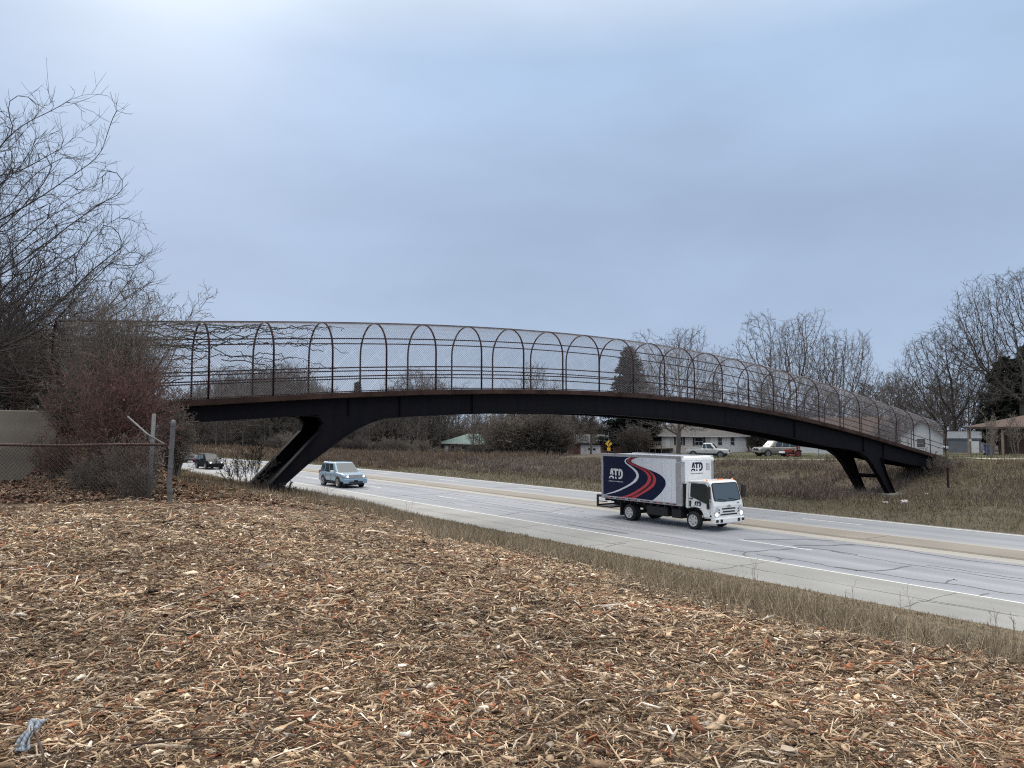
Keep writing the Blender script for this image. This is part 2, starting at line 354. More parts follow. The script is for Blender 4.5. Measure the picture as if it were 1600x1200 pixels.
# tar cracks, traced where they run on the carriageway
cm = MB(); rr = random.Random(3)
def crack(pts, w=.07, z=.006):
    P = [Vector(p) for p in pts]; Q = []
    for i in range(len(P) - 1):
        L_ = (P[i + 1] - P[i]).length; k = max(2, int(L_ / .45))
        for j in range(k):
            q = P[i].lerp(P[i + 1], j / k); q += Vector((rr.gauss(0, .035), rr.gauss(0, .035), 0)); Q.append(q)
    Q.append(P[-1]); prev = None
    for i, q in enumerate(Q):
        t = (Q[min(i + 1, len(Q) - 1)] - Q[max(i - 1, 0)]).normalized(); s_ = Vector((-t.y, t.x, 0)) * w * rr.uniform(.35, .9)
        cur = (Vector((q.x, q.y, z)) - s_, Vector((q.x, q.y, z)) + s_)
        if prev: cm.add([prev[0], prev[1], cur[1], cur[0]], [(0, 1, 2, 3)])
        prev = cur
def zc(ox, oy, s, L_): return [atZ(ox + x / s, oy + y / s) for x, y in L_]
for L_, w in [([(180, 625), (500, 625), (900, 618), (1240, 640)], .09), ([(740, 695), (900, 690), (1200, 690), (1460, 685)], .12), ([(800, 715), (980, 722), (1100, 740), (1280, 770), (1500, 800)], .09),
          ([(0, 750), (200, 770), (300, 765), (450, 745), (600, 742), (740, 728)], .1), ([(200, 770), (160, 800), (230, 820)], .06), ([(300, 795), (450, 815), (560, 835), (600, 855), (560, 870)], .06),
          ([(560, 835), (700, 855), (830, 870), (1000, 900), (1060, 910), (1200, 940), (1500, 990)], .05)]:
    crack(zc(1140, 760, 7.5, L_), w)
for L_, w in [([(0, 440), (180, 438), (320, 455), (460, 470), (700, 505), (900, 540), (1100, 565), (1440, 600)], .06), ([(180, 630), (330, 635), (460, 620), (600, 595)], .06), ([(0, 600), (180, 625), (500, 680), (750, 720), (1000, 745), (1300, 800), (1440, 815)], .045),
          ([(0, 485), (300, 540), (600, 590), (860, 630), (1440, 715)], .035), ([(700, 590), (1440, 695)], .035), ([(860, 725), (910, 695), (940, 705)], .05), ([(1120, 820), (1180, 805)], .05), ([(640, 850), (1000, 910), (1400, 975)], .025), ([(0, 330), (400, 375), (700, 410)], .05), ([(1300, 480), (1440, 492)], .09)]:
    crack(zc(1300, 760, 4.8, L_), w)
for L_, w in [([(0, 300), (250, 325), (500, 365), (750, 405), (1100, 450), (1500, 510)], .06), ([(1100, 530), (1350, 570), (1600, 605)], .12), ([(500, 220), (750, 222), (950, 240)], .07), ([(1150, 322), (1290, 332)], .1), ([(1400, 720), (1500, 695), (1590, 690)], .05)]:
    crack(zc(680, 720, 5.333, L_), w)
crack([(24.1, 40, 0), (24.2, 60, 0)], .06); crack([(27.4, 32, 0), (27.3, 58, 0)], .05)
for y in (33, 46, 61, 75): crack([(22.5, y, 0), (24.5, y + .8, 0), (26.2, y + .2, 0), (28.7, y + 1.2, 0)], .05)
for k, y in enumerate(np.arange(-14, 70, 6.1)): crack([(19.2, y, 0), (20.8, y + .03, 0), (22.35, y, 0)], .018)
for y in np.arange(-10, 70, 9.1): crack([(29.7, y, 0), (31.5, y, 0)], .02, .066)
for y in np.arange(-12, 80, 12.2): crack([(32.2, y, 0), (36.2, y + .1, 0)], .02)
crack([(20.9, -10, 0), (20.8, 20, 0), (20.95, 60, 0)], .015); crack([(28.75, -10, 0), (28.75, 70, 0)], .018); crack([(31.6, -10, 0), (31.6, 70, 0)], .03); crack([(23.9, 20, 0), (24.0, 38, 0)], .03)
tag(cm.build('road_cracks', M['crack']), kind='structure')
# gravel lane along the top of the far bank
ys = np.arange(-12, 66, 1.5)
V = np.concatenate([np.stack([np.full_like(ys, x), ys, H(np.full_like(ys, x), ys) + .05 + .02 * k], 1) for k, x in ((0, 60.2), (1, 61.3), (0, 62.4))]); n = len(ys); i = np.arange(n - 1)
Fq = np.concatenate([np.stack([i + a * n, i + (a + 1) * n, i + (a + 1) * n + 1, i + a * n + 1], 1) for a in (0, 1)])
tag(np_mesh('gravel_path', V, Fq, road_mat('pale_gravel', (.42, .38, .31), (.32, .28, .22), .2)), kind='structure')
# ------------------------------------------------------------------ mulch chips, grass
def rot_frames(yaw, pitch, roll):
    cy, sy, cp, sp, cr, sr = np.cos(yaw), np.sin(yaw), np.cos(pitch), np.sin(pitch), np.cos(roll), np.sin(roll)
    t = np.stack([cy * cp, sy * cp, sp], 1); s0 = np.stack([-sy, cy, 0 * yaw], 1); u0 = np.cross(t, s0)
    s = s0 * cr[:, None] + u0 * sr[:, None]; u = -s0 * sr[:, None] + u0 * cr[:, None]
    return t, s, u
def sample_view(n, d0, d1, lat=.82):
    d = np.sqrt(rng.uniform(d0 ** 2, d1 ** 2, n)); l = rng.uniform(-lat, lat, n) * d
    return l * CA + d * SA, -l * SA + d * CA
CP = np.array([[.585, .455, .315], [.49, .365, .245], [.375, .27, .175], [.255, .18, .118], [.145, .10, .07], [.07, .049, .037], [.34, .148, .08], [.27, .112, .062], [.86, .80, .70], [.71, .60, .46], [.36, .32, .265]])
def chips(n, d0, d1, lmin, lmax, pw, wr=(.06, .20), lift=.03):
    X, Y = sample_view(n, d0, d1)
    keep = (rng.uniform(size=n) < np.clip((medge(Y) - X) / 1.6 + .35, 0, 1)) & (Y < 21.5 + .4 * X) & (Y > -8) & ~((Y > 18) & (X < 1.5))
    X, Y = X[keep], Y[keep]; n = len(X)
    ln = .86 * lmin * (lmax / lmin) ** rng.beta(1.6, 3.0, n); wd = ln * rng.uniform(*wr, n); th = wd * rng.uniform(.06, .3, n)
    wd = np.minimum(wd, .045 + .02 * rng.uniform(size=n)); th = np.minimum(th, .008)
    yaw = rng.uniform(0, 2 * np.pi, n); pit = rng.normal(0, .16, n); rol = rng.normal(0, .5, n)
    t, s, u = rot_frames(yaw, pit, rol)
    c = np.stack([X, Y, H(X, Y) + rng.uniform(.0, lift, n) + np.abs(np.sin(pit)) * ln * .25], 1)
    wide = np.mean(wr) > .28; bend = rng.normal(0, .10, n) * ln; twist = rng.normal(0, .5, n); curl = rng.normal(0, .10, n) * ln
    e0 = np.where(rng.uniform(size=n) < .45, rng.uniform(.05, .35, n), rng.uniform(.5, 1.1, n)); e1 = np.where(rng.uniform(size=n) < .45, rng.uniform(.05, .35, n), rng.uniform(.5, 1.1, n))
    mid = rng.uniform(-.25, .25, n); V = np.zeros((n, 12, 3))
    for k, (a, e) in enumerate(((-.5 + 0 * mid, e0), (mid, np.ones(n)), (.5 + 0 * mid, e1))):
        tw_ = (k - 1) * twist; s2 = s * np.cos(tw_)[:, None] + u * np.sin(tw_)[:, None]; u2 = u * np.cos(tw_)[:, None] - s * np.sin(tw_)[:, None]
        base = c + t * (a * ln)[:, None] + (s * bend[:, None] + u * np.abs(curl)[:, None] if k == 1 else 0)
        jag = [rng.uniform(-.16, .16, n), rng.uniform(-.16, .16, n)] if k != 1 else [0 * mid, 0 * mid]
        for j_, (p, q) in enumerate(((-1, -1), (1, -1), (1, 1), (-1, 1))):
            V[:, k * 4 + j_] = base + s2 * (p * .5 * wd * e)[:, None] + u2 * (q * .5 * th * (.5 + .5 * np.minimum(e, 1)))[:, None] + t * (jag[0 if p < 0 else 1] * ln)[:, None]
    f = []
    for k in (0, 1):
        for j in range(4): f.append((k * 4 + j, k * 4 + (j + 1) % 4, k * 4 + 4 + (j + 1) % 4, k * 4 + 4 + j))
    f += [(3, 2, 1, 0), (8, 9, 10, 11)]
    Fc = (np.arange(n)[:, None, None] * 12 + np.array(f)[None]).reshape(-1, 4)
    patch = np.clip(.5 + .35 * np.sin(X * 1.3 + Y * .6) * np.sin(Y * 1.1 - X * .5 + 1) + .3 * np.sin(X * 2.9 - Y * 2.1) * np.sin(Y * 3.3 + X * 1.7 + 2), 0, 1)
    pr = np.array([.18, .165, .15, .13, .12, .11, .03, .03, .04, .10, .045]); ci = rng.choice(len(CP), n, p=pr / pr.sum())
    reddish = (rng.uniform(size=n) < .12 * patch ** 1.5 * np.clip(1.6 - np.hypot(X, Y) / 9, .3, 1.3)); ci = np.where(reddish, 6 + (rng.uniform(size=n) < .5), ci)
    cc = CP[ci] * rng.uniform(.7, 1.25, (n, 1)) * (.70 + .52 * patch[:, None]) * np.array([1.05, 1.0, .95])
    return V.reshape(-1, 3), Fc, (np.repeat(cc, 12, 0) * rng.uniform(.72, 1.28, (n * 12, 1)))
def merge(parts):
    o = 0; Vs, Fs, Cs = [], [], []
    for V, F_, c in parts: Vs.append(V); Fs.append(F_ + o); Cs.append(c); o += len(V)
    return np.concatenate(Vs), np.concatenate(Fs), np.concatenate(Cs)
V, Fq, cc = merge([chips(52000, 2.2, 5.8, .025, .16, 1, (.07, .22)), chips(12000, 2.2, 6.2, .09, .34, 1, (.025, .07), .07), chips(5200, 2.2, 7, .04, .14, 1, (.22, .5), .07), chips(40000, 2.2, 7, .010, .045, 1, (.12, .45), .05), chips(1500, 2.2, 12, .05, .13, 1, (.3, .55), .09), chips(30000, 7, 12, .012, .06, 1, (.12, .45), .06),
                   chips(74000, 5.8, 10, .03, .21, 1, (.07, .22)), chips(13000, 5.8, 11, .12, .42, 1, (.025, .07), .08), chips(6500, 6, 13, .05, .2, 1, (.2, .5), .08),
                   chips(58000, 10, 15, .05, .24, 1), chips(32000, 15, 27, .08, .30, 1), chips(4000, 11, 24, .15, .5, 1, (.04, .12), .09)])
mulch = np_mesh('wood_mulch', V, Fq, mat_attr('shredded_wood_mulch', .85, noise=.28, nscale=45), cc); tag(mulch, kind='stuff')
def litter(n, x0, x1, y0, y1):
    X = rng.uniform(x0, x1, n); Y = rng.uniform(y0, y1, n); ln = rng.uniform(.05, .16, n); wd = ln * rng.uniform(.35, .7, n)
    t, s, u = rot_frames(rng.uniform(0, 6.28, n), rng.normal(0, .3, n), rng.normal(0, .4, n)); c = np.stack([X, Y, H(X, Y) + rng.uniform(.01, .05, n)], 1)
    V = np.stack([c - t * ln[:, None] / 2, c + s * wd[:, None] / 2 + u * .01, c + t * ln[:, None] / 2, c - s * wd[:, None] / 2 + u * .01], 1).reshape(-1, 3)
    pal = np.array([[.20, .12, .075], [.15, .09, .06], [.24, .155, .10], [.11, .075, .055], [.28, .20, .14], [.17, .075, .05]])
    return V, np.arange(n * 4).reshape(-1, 4), np.repeat(pal[rng.integers(0, 6, n)] * rng.uniform(.7, 1.15, (n, 1)), 4, 0)
V, Fq, cc = litter(16000, .6, 7.0, 18.2, 27.5); tag(np_mesh('fallen_leaves', V, Fq, mat_attr('dry_fallen_leaves', .9), cc), kind='stuff')
def blades(X, Y, h, w, cols, lean=.5, z0=None):
    n = len(X); yaw = rng.uniform(0, 2 * np.pi, n); la = rng.uniform(0, 2 * np.pi, n); le = np.abs(rng.normal(0, lean, n))
    b = np.stack([X, Y, (H(X, Y) if z0 is None else z0) - .02], 1); sx = np.stack([np.cos(yaw), np.sin(yaw), 0 * yaw], 1) * (w / 2)[:, None]
    ld = np.stack([np.cos(la) * np.sin(le), np.sin(la) * np.sin(le), np.cos(le)], 1); mid = b + ld * (h * .55)[:, None]
    le2 = le * 1.6; ld2 = np.stack([np.cos(la) * np.sin(le2), np.sin(la) * np.sin(le2), np.cos(le2)], 1); tip = mid + ld2 * (h * .45)[:, None]
    V = np.stack([b - sx, b + sx, mid + sx * .7, mid - sx * .7, tip + sx * .12, tip - sx * .12], 1)
    f = np.array([(0, 1, 2, 3), (3, 2, 4, 5)]); Fb = (np.arange(n)[:, None, None] * 6 + f[None]).reshape(-1, 4)
    return V.reshape(-1, 3), Fb, np.repeat(cols, 6, 0)
def pick(pal, n, lo=.75, hi=1.2): return np.array(pal)[rng.integers(0, len(pal), n)] * rng.uniform(lo, hi, (n, 1))
gm = mat_attr('dead_grass_blades', .9)
# near slope: short matted dry grass, longer towards the mulch edge
n = 165000; Y = 62 * rng.uniform(0, 1, n) ** 1.35 - 1.5; X = medge(Y) - 1.0 + (19.25 + .18 * np.sin(Y * .9) * np.sin(Y * 2.3) + rng.normal(0, .12, n) - medge(Y) + 1.0) * rng.uniform(0, 1, n) ** .92
k = rng.uniform(size=n) < np.clip((X - medge(Y) + 1.2) / 1.6, 0.05, 1); X, Y = X[k], Y[k]; n = len(X)
edge = np.exp(-((X - medge(Y) - .9) / 1.1) ** 2)
parts = [blades(X, Y, (.07 + .13 * edge) * rng.uniform(.6, 1.6, n) * (1 + Y * .012), .010 + .0006 * Y + 0 * X, pick([(.26, .20, .13), (.205, .16, .10), (.16, .13, .082), (.31, .25, .175), (.125, .115, .065)], n), .95)]
n = 60000; Y = rng.uniform(-3, 40, n); X = medge(Y) + rng.normal(.8, .9, n)
parts.append(blades(X, Y, rng.uniform(.12, .38, n), .008 + 0 * X, pick([(.36, .29, .20), (.27, .215, .15), (.42, .35, .26), (.21, .165, .115)], n), .75))
n = 26000; Y = rng.uniform(20, 60, n); X = rng.uniform(5.0, 14, n)
parts.append(blades(X, Y, rng.uniform(.10, .30, n), .02 + 0 * X, pick([(.24, .18, .12), (.19, .145, .095), (.28, .22, .15)], n), .7))
V, Fq, cc = merge(parts); tag(np_mesh('dead_grass', V, Fq, gm, cc), kind='stuff')
# far bank: tall brown brush on the slope, shorter olive grass at the toe, lawn above
parts = []
def farband(n, y0, y1, x0, x1, h0, h1, w, pal, lean=.5, clump=0., k=1.3):
    pal = np.array(pal) * 1.14
    Y = y0 + (y1 - y0) * rng.uniform(0, 1, n) ** k; X = rng.uniform(x0, x1, n)
    if clump:
        f = .5 + .5 * np.sin(X * .9 + Y * .31) * np.sin(Y * .53 - X * .4); kk = rng.uniform(size=n) < np.clip(f * 1.5 - clump + .3, .05, 1); X, Y = X[kk], Y[kk]; f = f[kk]
    else: f = np.ones(n)
    m = len(X); parts.append(blades(X + cR(Y), Y, rng.uniform(h0, h1, m) * (.45 + .65 * f), w * (.7 + .01 * Y), pick(pal, m), lean))
farband(60000, -2, 150, 36.6, 44, .08, .30, .03, [(.15, .127, .068), (.125, .112, .06), (.18, .145, .09), (.15, .12, .082), (.11, .112, .06)], 1.1)
farband(90000, 27, 110, 41, 55.5, .22, .8, .035, [(.155, .122, .102), (.125, .10, .088), (.19, .15, .122), (.105, .085, .078), (.15, .11, .102), (.235, .19, .142)], .75, .35)
farband(16000, 20, 60, 40, 56, .1, .35, .03, [(.15, .125, .08), (.12, .10, .06), (.18, .145, .10)], .9, .0)
farband(24000, 5, 80, 52, 58, .1, .4, .03, [(.17, .145, .085), (.14, .125, .07), (.20, .165, .105)], .8, .0)
farband(26000, -4, 26, 45, 57, .12, .5, .03, [(.185, .152, .098), (.155, .132, .082), (.13, .12, .068), (.225, .18, .125)], 1.0, .0)
farband(16000, 2, 22, 49, 58, .3, .9, .03, [(.165, .13, .11), (.13, .10, .09), (.19, .155, .13)], .7, .6)
farband(42000, 75, 190, 38, 62, .4, 1.25, .05, [(.16, .115, .08), (.13, .095, .07), (.115, .08, .062), (.19, .135, .09)], .5, .45)
farband(30000, -6, 70, 57, 84, .05, .16, .05, [(.088, .095, .042), (.11, .105, .052), (.13, .11, .065)], .9)
ty = rng.uniform(0, 1, 420) ** 1.3 * 110 + 2; tx = rng.uniform(40, 57, 420)
for q in range(420):                                             # denser tussocks standing out of the brush
    m = int(rng.integers(25, 60)); r_ = rng.uniform(.2, .6); hgt = rng.uniform(.35, .95); Y = ty[q] + rng.normal(0, r_, m); X = tx[q] + cR(ty[q]) + rng.normal(0, r_, m)
    parts.append(blades(X, Y, hgt * rng.uniform(.5, 1.1, m), .03 + .0003 * Y, pick([[(.25, .20, .14), (.21, .165, .12)], [(.13, .10, .09), (.10, .08, .072)], [(.20, .155, .125), (.16, .125, .10)]][q % 3], m), .6))
V, Fq, cc = merge(parts); tag(np_mesh('far_bank_brush', V, Fq, gm, cc), kind='stuff')
# ------------------------------------------------------------------ footbridge
YB = 26.55; WB = 2.4; HX0, HS = 6.46, 2.155
_dx = [-2, 1.7, 6.46, 8.69, 10.92, 13.13, 15.31, 17.46, 19.65, 21.78, 23.94, 26.04, 28.2, 30.34, 32.48, 34.64, 36.8, 38.94, 41.06, 43.19, 45.32, 47.5, 49.58, 51.62, 53.72, 55.99, 60]
_dz = [4.98, 5.1, 5.45, 5.61, 5.77, 5.91, 6.02, 6.10, 6.15, 6.18, 6.18, 6.14, 6.06, 5.95, 5.80, 5.61, 5.39, 5.14, 4.86, 4.55, 4.21, 3.84, 3.49, 3.14, 2.79, 2.40, 1.75]
pc = np.polynomial.Polynomial.fit(_dx, _dz, 7)
def DZ(x): return float(pc(x))
XL, XR = 1.6, 56.6
bridge = thing('footbridge', 'dark rusted steel arched footbridge with a caged walkway spanning the highway', 'footbridge', (27, YB + WB / 2, 0))
def bp(x, y, z): return (x - 27, y - WB / 2, z)          # local: y 0 on the near rail line, WB on the far one
xs = np.linspace(XL, XR, 60)
mb = MB()
for y0, y1, z0, z1 in ((.03, WB - .03, -.15, -.02),):
    pr = [[bp(x, y0, DZ(x) + z0), bp(x, y1, DZ(x) + z0), bp(x, y1, DZ(x) + z1), bp(x, y0, DZ(x) + z1)] for x in xs]
    for i in range(len(xs) - 1):
        for j in range(4): mb.add([pr[i][j], pr[i][(j + 1) % 4], pr[i + 1][(j + 1) % 4], pr[i + 1][j]], [(0, 1, 2, 3)])
    mb.add(pr[0], [(0, 1, 2, 3)]); mb.add(pr[-1], [(0, 1, 2, 3)])
mb.build('deck', M['deck'], bridge)
def sweep(mb, y0, y1, z0, z1, x0=XL, x1=XR, n=60):
    X_ = np.linspace(x0, x1, n); pr = [[bp(x, y0, DZ(x) + z0), bp(x, y1, DZ(x) + z0), bp(x, y1, DZ(x) + z1), bp(x, y0, DZ(x) + z1)] for x in X_]
    for i in range(n - 1):
        for j in range(4): mb.add([pr[i][j], pr[i][(j + 1) % 4], pr[i + 1][(j + 1) % 4], pr[i + 1][j]], [(0, 1, 2, 3)])
    mb.add(pr[0], [(0, 1, 2, 3)]); mb.add(pr[-1], [(3, 2, 1, 0)])
for ya, yb in ((-.06, .02), (WB - .02, WB + .06)):
    mb = MB(); sweep(mb, ya, yb, -.15, .03); mb.build('deck_edge', M['rustedge'], bridge)
# girder webs with flanges and splayed legs
gb = [(XL, 4.42), (4, 4.58), (6.2, 4.73), (8.45, 4.88), (9.6, 4.97)]
gt = [(12.9, 4.90), (14.0, 4.98), (16, 5.08), (18.9, 5.18), (22.1, 5.20), (24.8, 5.15), (28.8, 4.96), (31.9, 4.72), (35.2, 4.39), (37.5, 4.10), (39.6, 3.80)]
ge = [(47.9, 2.62), (49.5, 2.39), (51.3, 2.12), (54.8, 1.75), (XR, 1.55)]
legL = [(8.05, 2.0), (10.38, 4.42), (10.5, 4.72), (10.3, 4.95), (9.6, 4.97)]       # left edge up to the girder
legLr = [(8.45, 2.0), (9.9, 3.22), (10.6, 3.70), (11.15, 4.10), (11.75, 4.47), (12.3, 4.72), (12.9, 4.90)]
legR = [(39.6, 3.80), (41.2, 3.57), (43.2, 3.30), (44.6, 3.16)]
gbR = [(43.5, 3.27)]
rl = [(39.6, 3.80), (42.2, 3.42), (44.2, 3.24), (45.3, 3.08), (46.1, 2.74), (46.8, 2.22), (47.7, 1.32), (48.8, 0.12)]
rr_ = [(49.5, .12), (48.5, 1.5), (47.98, 2.45), (47.9, 2.62)]
def web(name, poly, y, th=.03, mt='steel'):
    mb = MB(); mb.prism(poly, lambda x, z: bp(x, y - th / 2, z), lambda x, z: bp(x, y + th / 2, z)); return mb
def flange(mb, line, y, w=.26, t=.03):
    for i in range(len(line) - 1):
        a, b = Vector((line[i][0], line[i][1])), Vector((line[i + 1][0], line[i + 1][1])); d = (b - a).normalized(); nrm = Vector((-d.y, d.x)) * t / 2
        q = [a + nrm - d * .006, b + nrm + d * .006, b - nrm + d * .006, a - nrm - d * .006]
        mb.prism([(p.x, p.y) for p in q], lambda x, z: bp(x, y - w / 2, z), lambda x, z: bp(x, y + w / 2, z))
topx = np.linspace(XL, XR, 50)
for y in (.22, WB - .22):
    top = [(x, DZ(x) - .17) for x in reversed(topx)]
    bot = gb + [(10.3, 5.0), (12.9, 4.93)] + gt + [(42.2, 3.45), (44.2, 3.27), (46.6, 2.9)] + ge
    mb = web('girder', bot + top, y)
    flange(mb, gb, y); flange(mb, gt + [(42.2, 3.42)], y); flange(mb, ge, y)
    flange(mb, [(x, DZ(x) - .18) for x in topx], y, .28)
    for x in (11.5, 13.6, 16.9, 38.8, 45.9, 48.2):
        zb = np.interp(x, [p[0] for p in bot], [p[1] for p in bot]); zt = DZ(x) - .2
        mb.bb(bp(x - .012, y - .11, zb + .02), bp(x + .012, y + .11, zt))
    for x in (19.5, 33.0):                                   # bolted splices
        zb = np.interp(x, [p[0] for p in bot], [p[1] for p in bot]); mb.bb(bp(x - .22, y - .028, zb + .12), bp(x + .22, y + .028, DZ(x) - .3))
    mb.build('girder', M['steel'], bridge)
    mb = web('leg', legL[:-1] + [(10.4, 5.02), (12.85, 4.95)] + list(reversed(legLr[:-1])), y, .026)
    flange(mb, legL, y, .30); flange(mb, legLr, y, .30)
    mb.build('leg', M['steel'], bridge)
    mb = web('leg', [(44.2, 3.26)] + rl[3:] + rr_[:-1] + [(47.8, 2.72), (46.6, 2.95)], y, .026)
    flange(mb, rl[1:], y, .30); flange(mb, list(reversed(rr_)), y, .30)
    mb.build('leg', M['steel'], bridge)
mb = MB()
for i in range(len(legLr) - 2):
    (xa, za), (xb, zb_) = legLr[i], legLr[i + 1]
    mb.add([bp(xa - .05, .24, za + .05), bp(xa - .05, WB - .24, za + .05), bp(xb - .05, WB - .24, zb_ + .05), bp(xb - .05, .24, zb_ + .05), bp(xa - .08, .24, za + .08), bp(xa - .08, WB - .24, za + .08), bp(xb - .08, WB - .24, zb_ + .08), bp(xb - .08, .24, zb_ + .08)], [(0, 1, 2, 3), (7, 6, 5, 4), (0, 3, 7, 4), (1, 5, 6, 2)])
mb.build('leg_plate', M['steel'], bridge)
def strut(x, z, w=.24):
    mb = MB(); mb.bb(bp(x - .10, .22, z - w / 2), bp(x + .10, WB - .22, z + w / 2)); mb.build('cross_strut', M['steel'], bridge)
strut(47.95, 1.45); strut(11.2, 5.0); strut(45.8, 3.2)
for x in (4, 15, 19.5, 24, 28.5, 33, 37.5, 51.5):
    mb = MB(); mb.bb(bp(x - .06, .24, DZ(x) - .72), bp(x + .06, WB - .24, DZ(x) - .24)); mb.build('diaphragm', M['steel'], bridge)
mb = MB(); mb.bb(bp(47.9, -.45, -.5), bp(50.5, WB + .45, .32)); mb.build('footing', M['footing'], bridge, bevel=.03)
mb = MB(); mb.bb(bp(7.3, -.35, 1.2), bp(9.1, WB + .35, 2.06)); mb.build('footing', M['footing'], bridge, bevel=.03)
mb = MB(); mb.bb(bp(55.3, -.3, .6), bp(57.6, WB + .3, 1.52)); mb.build('abutment', M['footing'], bridge, bevel=.03)
# caged walkway: hoops, rails, chain-link
rad = WB / 2; leg_h = 1.55
def prof(n=14):
    P = [(0, 0), (0, leg_h)] + [(rad - rad * math.cos(math.pi * i / n), leg_h + rad * math.sin(math.pi * i / n)) for i in range(1, n)] + [(WB, leg_h), (WB, 0)]
    return P
HP = prof(14)
hoops = [HX0 + HS * i for i in range(-2, 24)]
for x in hoops:
    mb = MB(); mb.tube([bp(x, y, DZ(x) + z) for y, z in HP], .035, 6); mb.build('hoop', M['rust'], bridge, smooth=True)
arch_y = lambda z: (rad - math.sqrt(max(rad ** 2 - (z - leg_h) ** 2, 0))) if z > leg_h else 0
def rail(x0, x1, y, z, r=.02):
    X_ = np.linspace(x0, x1, 40); mb = MB(); mb.tube([bp(x, y, DZ(x) + z) for x in X_], r, 5); mb.build('rail', M['rust'], bridge, smooth=True)
for z in (.07, .63, .95, 2.04):
    o_ = arch_y(z) + .03
    for s in (0, 1): rail(hoops[0], hoops[-1], o_ if s == 0 else WB - o_, z, .025 if z > .1 else .02)
rail(hoops[0], hoops[-1], rad, leg_h + rad, .036)
# woven wire: two families of diagonals wrapped over the arch, real strands
arcl = [0]
PR = prof(20)
for i in range(len(PR) - 1): arcl.append(arcl[-1] + math.hypot(PR[i + 1][0] - PR[i][0], PR[i + 1][1] - PR[i][1]))
tt = np.unique(np.concatenate([np.linspace(0, arcl[-1], 25), [leg_h, arcl[-1] - leg_h]])); py_ = np.interp(tt, arcl, [p[0] for p in PR]); pz_ = np.interp(tt, arcl, [p[1] for p in PR])
py_ = rad + (py_ - rad) * 1.012; nt_ = len(tt); Ptot = arcl[-1]
st = np.arange(hoops[0] - Ptot, hoops[-1] + Ptot, .095)
Vs, Fs = [], []; wr = .0029; o = 0
DZv = lambda x: pc(np.clip(x, XL, XR))
for sg in (1, -1):
    for s0 in st:
        x = s0 + sg * (tt - Ptot / 2); k = (x >= hoops[0]) & (x <= hoops[-1])
        if k.sum() < 2: continue
        xx, yy, zz = x[k], py_[k], pz_[k] + DZv(x[k]); m = len(xx)
        # outward direction of the arch, to give the strand a triangular section
        nx_ = np.where(pz_[k] > leg_h, (yy - rad) / rad, np.sign(yy - rad)); nz_ = np.where(pz_[k] > leg_h, (pz_[k] - leg_h) / rad, 0)
        B = np.stack([xx - 27, yy - WB / 2, zz], 1); N_ = np.stack([0 * xx, nx_, nz_], 1)
        T_ = np.gradient(B, axis=0); T_ /= np.linalg.norm(T_, axis=1)[:, None] + 1e-9; S_ = np.cross(T_, N_)
        ring = np.stack([B + N_ * wr, B - N_ * wr * .6 + S_ * wr, B - N_ * wr * .6 - S_ * wr], 1).reshape(-1, 3)
        i = np.arange(m - 1)[:, None] * 3
        f = np.concatenate([np.concatenate([i + a, i + b, i + b + 3, i + a + 3], 1) for a, b in ((0, 1), (1, 2), (2, 0))])
        Vs.append(ring); Fs.append(f + o); o += len(ring)
np_mesh('chain_link_mesh', np.concatenate(Vs), np.concatenate(Fs), M['wire'], parent=bridge)
# concrete wing wall of the approach and its end posts
ww = thing('wing_wall', 'grey concrete wing wall under the left end of the footbridge', 'retaining wall', (-4, 26.15, 0))
mb = MB(); mb.prism([(-14, 1.2), (6.6, 1.2), (6.6, 5.02), (-14, 5.16)], lambda x, z: (x, 0, z), lambda x, z: (x, .30, z)); mb.build('wall_face', M['concrete'], ww, bevel=.03)
mb = MB(); mb.bb((-14, .305, 1.5), (5.4, 3.2, 4.93)); mb.build('ramp', M['deck'], ww)
rf = thing('approach_railing', 'dark rusted railing on the path left of the caged walkway', 'railing', (0, 27.2, 5.0))
for k, x in enumerate((-9, -6.5, -4, -1.6, .5, 1.1)):
    mb = MB(); mb.tube([(x, 0, 0), (x, 0, 1.1 if x < 1 else 1.3)], .035, 6); mb.build('post', M['rust'], rf)
for z in (.55, 1.05):
    mb = MB(); mb.tube([(-9, 0, z), (1.1, 0, z)], .022, 5); mb.build('rail', M['rust'], rf)
# ------------------------------------------------------------------ near chain-link fence
fence = thing('chain_link_fence', 'low chain-link fence with a rusty red top rail at the mulch edge', 'fence', (3.44, 17.15, hh(3.44, 17.15)))
fd = Vector((.56 - 3.25, 19.2 - 17.3, 0)).normalized()          # along the rail, away from the end post
def fl(t, z, q=0): return (fd.x * t - fd.y * q, fd.y * t + fd.x * q, z)
mb = MB(); mb.tube([fl(-.05, -.4), fl(0, .4), fl(-.05, 1.62)], [.05, .05, .05], 12); mb.lathe([(1.60, .058), (1.66, .058), (1.70, .045), (1.725, .015)], (fl(-.05, 0)[0], fl(-.05, 0)[1], 0), 'z', 12)
for z in (.25, .75, 1.15): mb.tube([fl(-.02, z - .03), fl(-.02, z + .03)], .058, 12)
mb.build('end_post', M['galv'], fence, smooth=False)
mb = MB(); mb.tube([fl(.78, -.4, -.75), fl(.72, .7, -.7), fl(.66, 1.86, -.66)], .042, 10); mb.build('post', M['galv'], fence, smooth=True)
mb = MB(); mb.tube([fl(.15, 1.22, -.05), fl(.72, 1.42, -.5), fl(1.35, 1.8, -.9)], .022, 8); mb.build('brace', M['galv'], fence, smooth=True)
mb = MB(); mb.tube([fl(t, 1.2 + .012 * math.sin(t * 2)) for t in np.linspace(.08, 11, 24)], .03, 8); mb.build('top_rail', M['railrust'], fence, smooth=True)
mb = MB(); pitch = .088
sag = lambda t, z: z + (.16 * math.sin(t * .9 + .4) * (t > 1.2) + .05 * math.sin(t * 3)) * (z / 1.2)
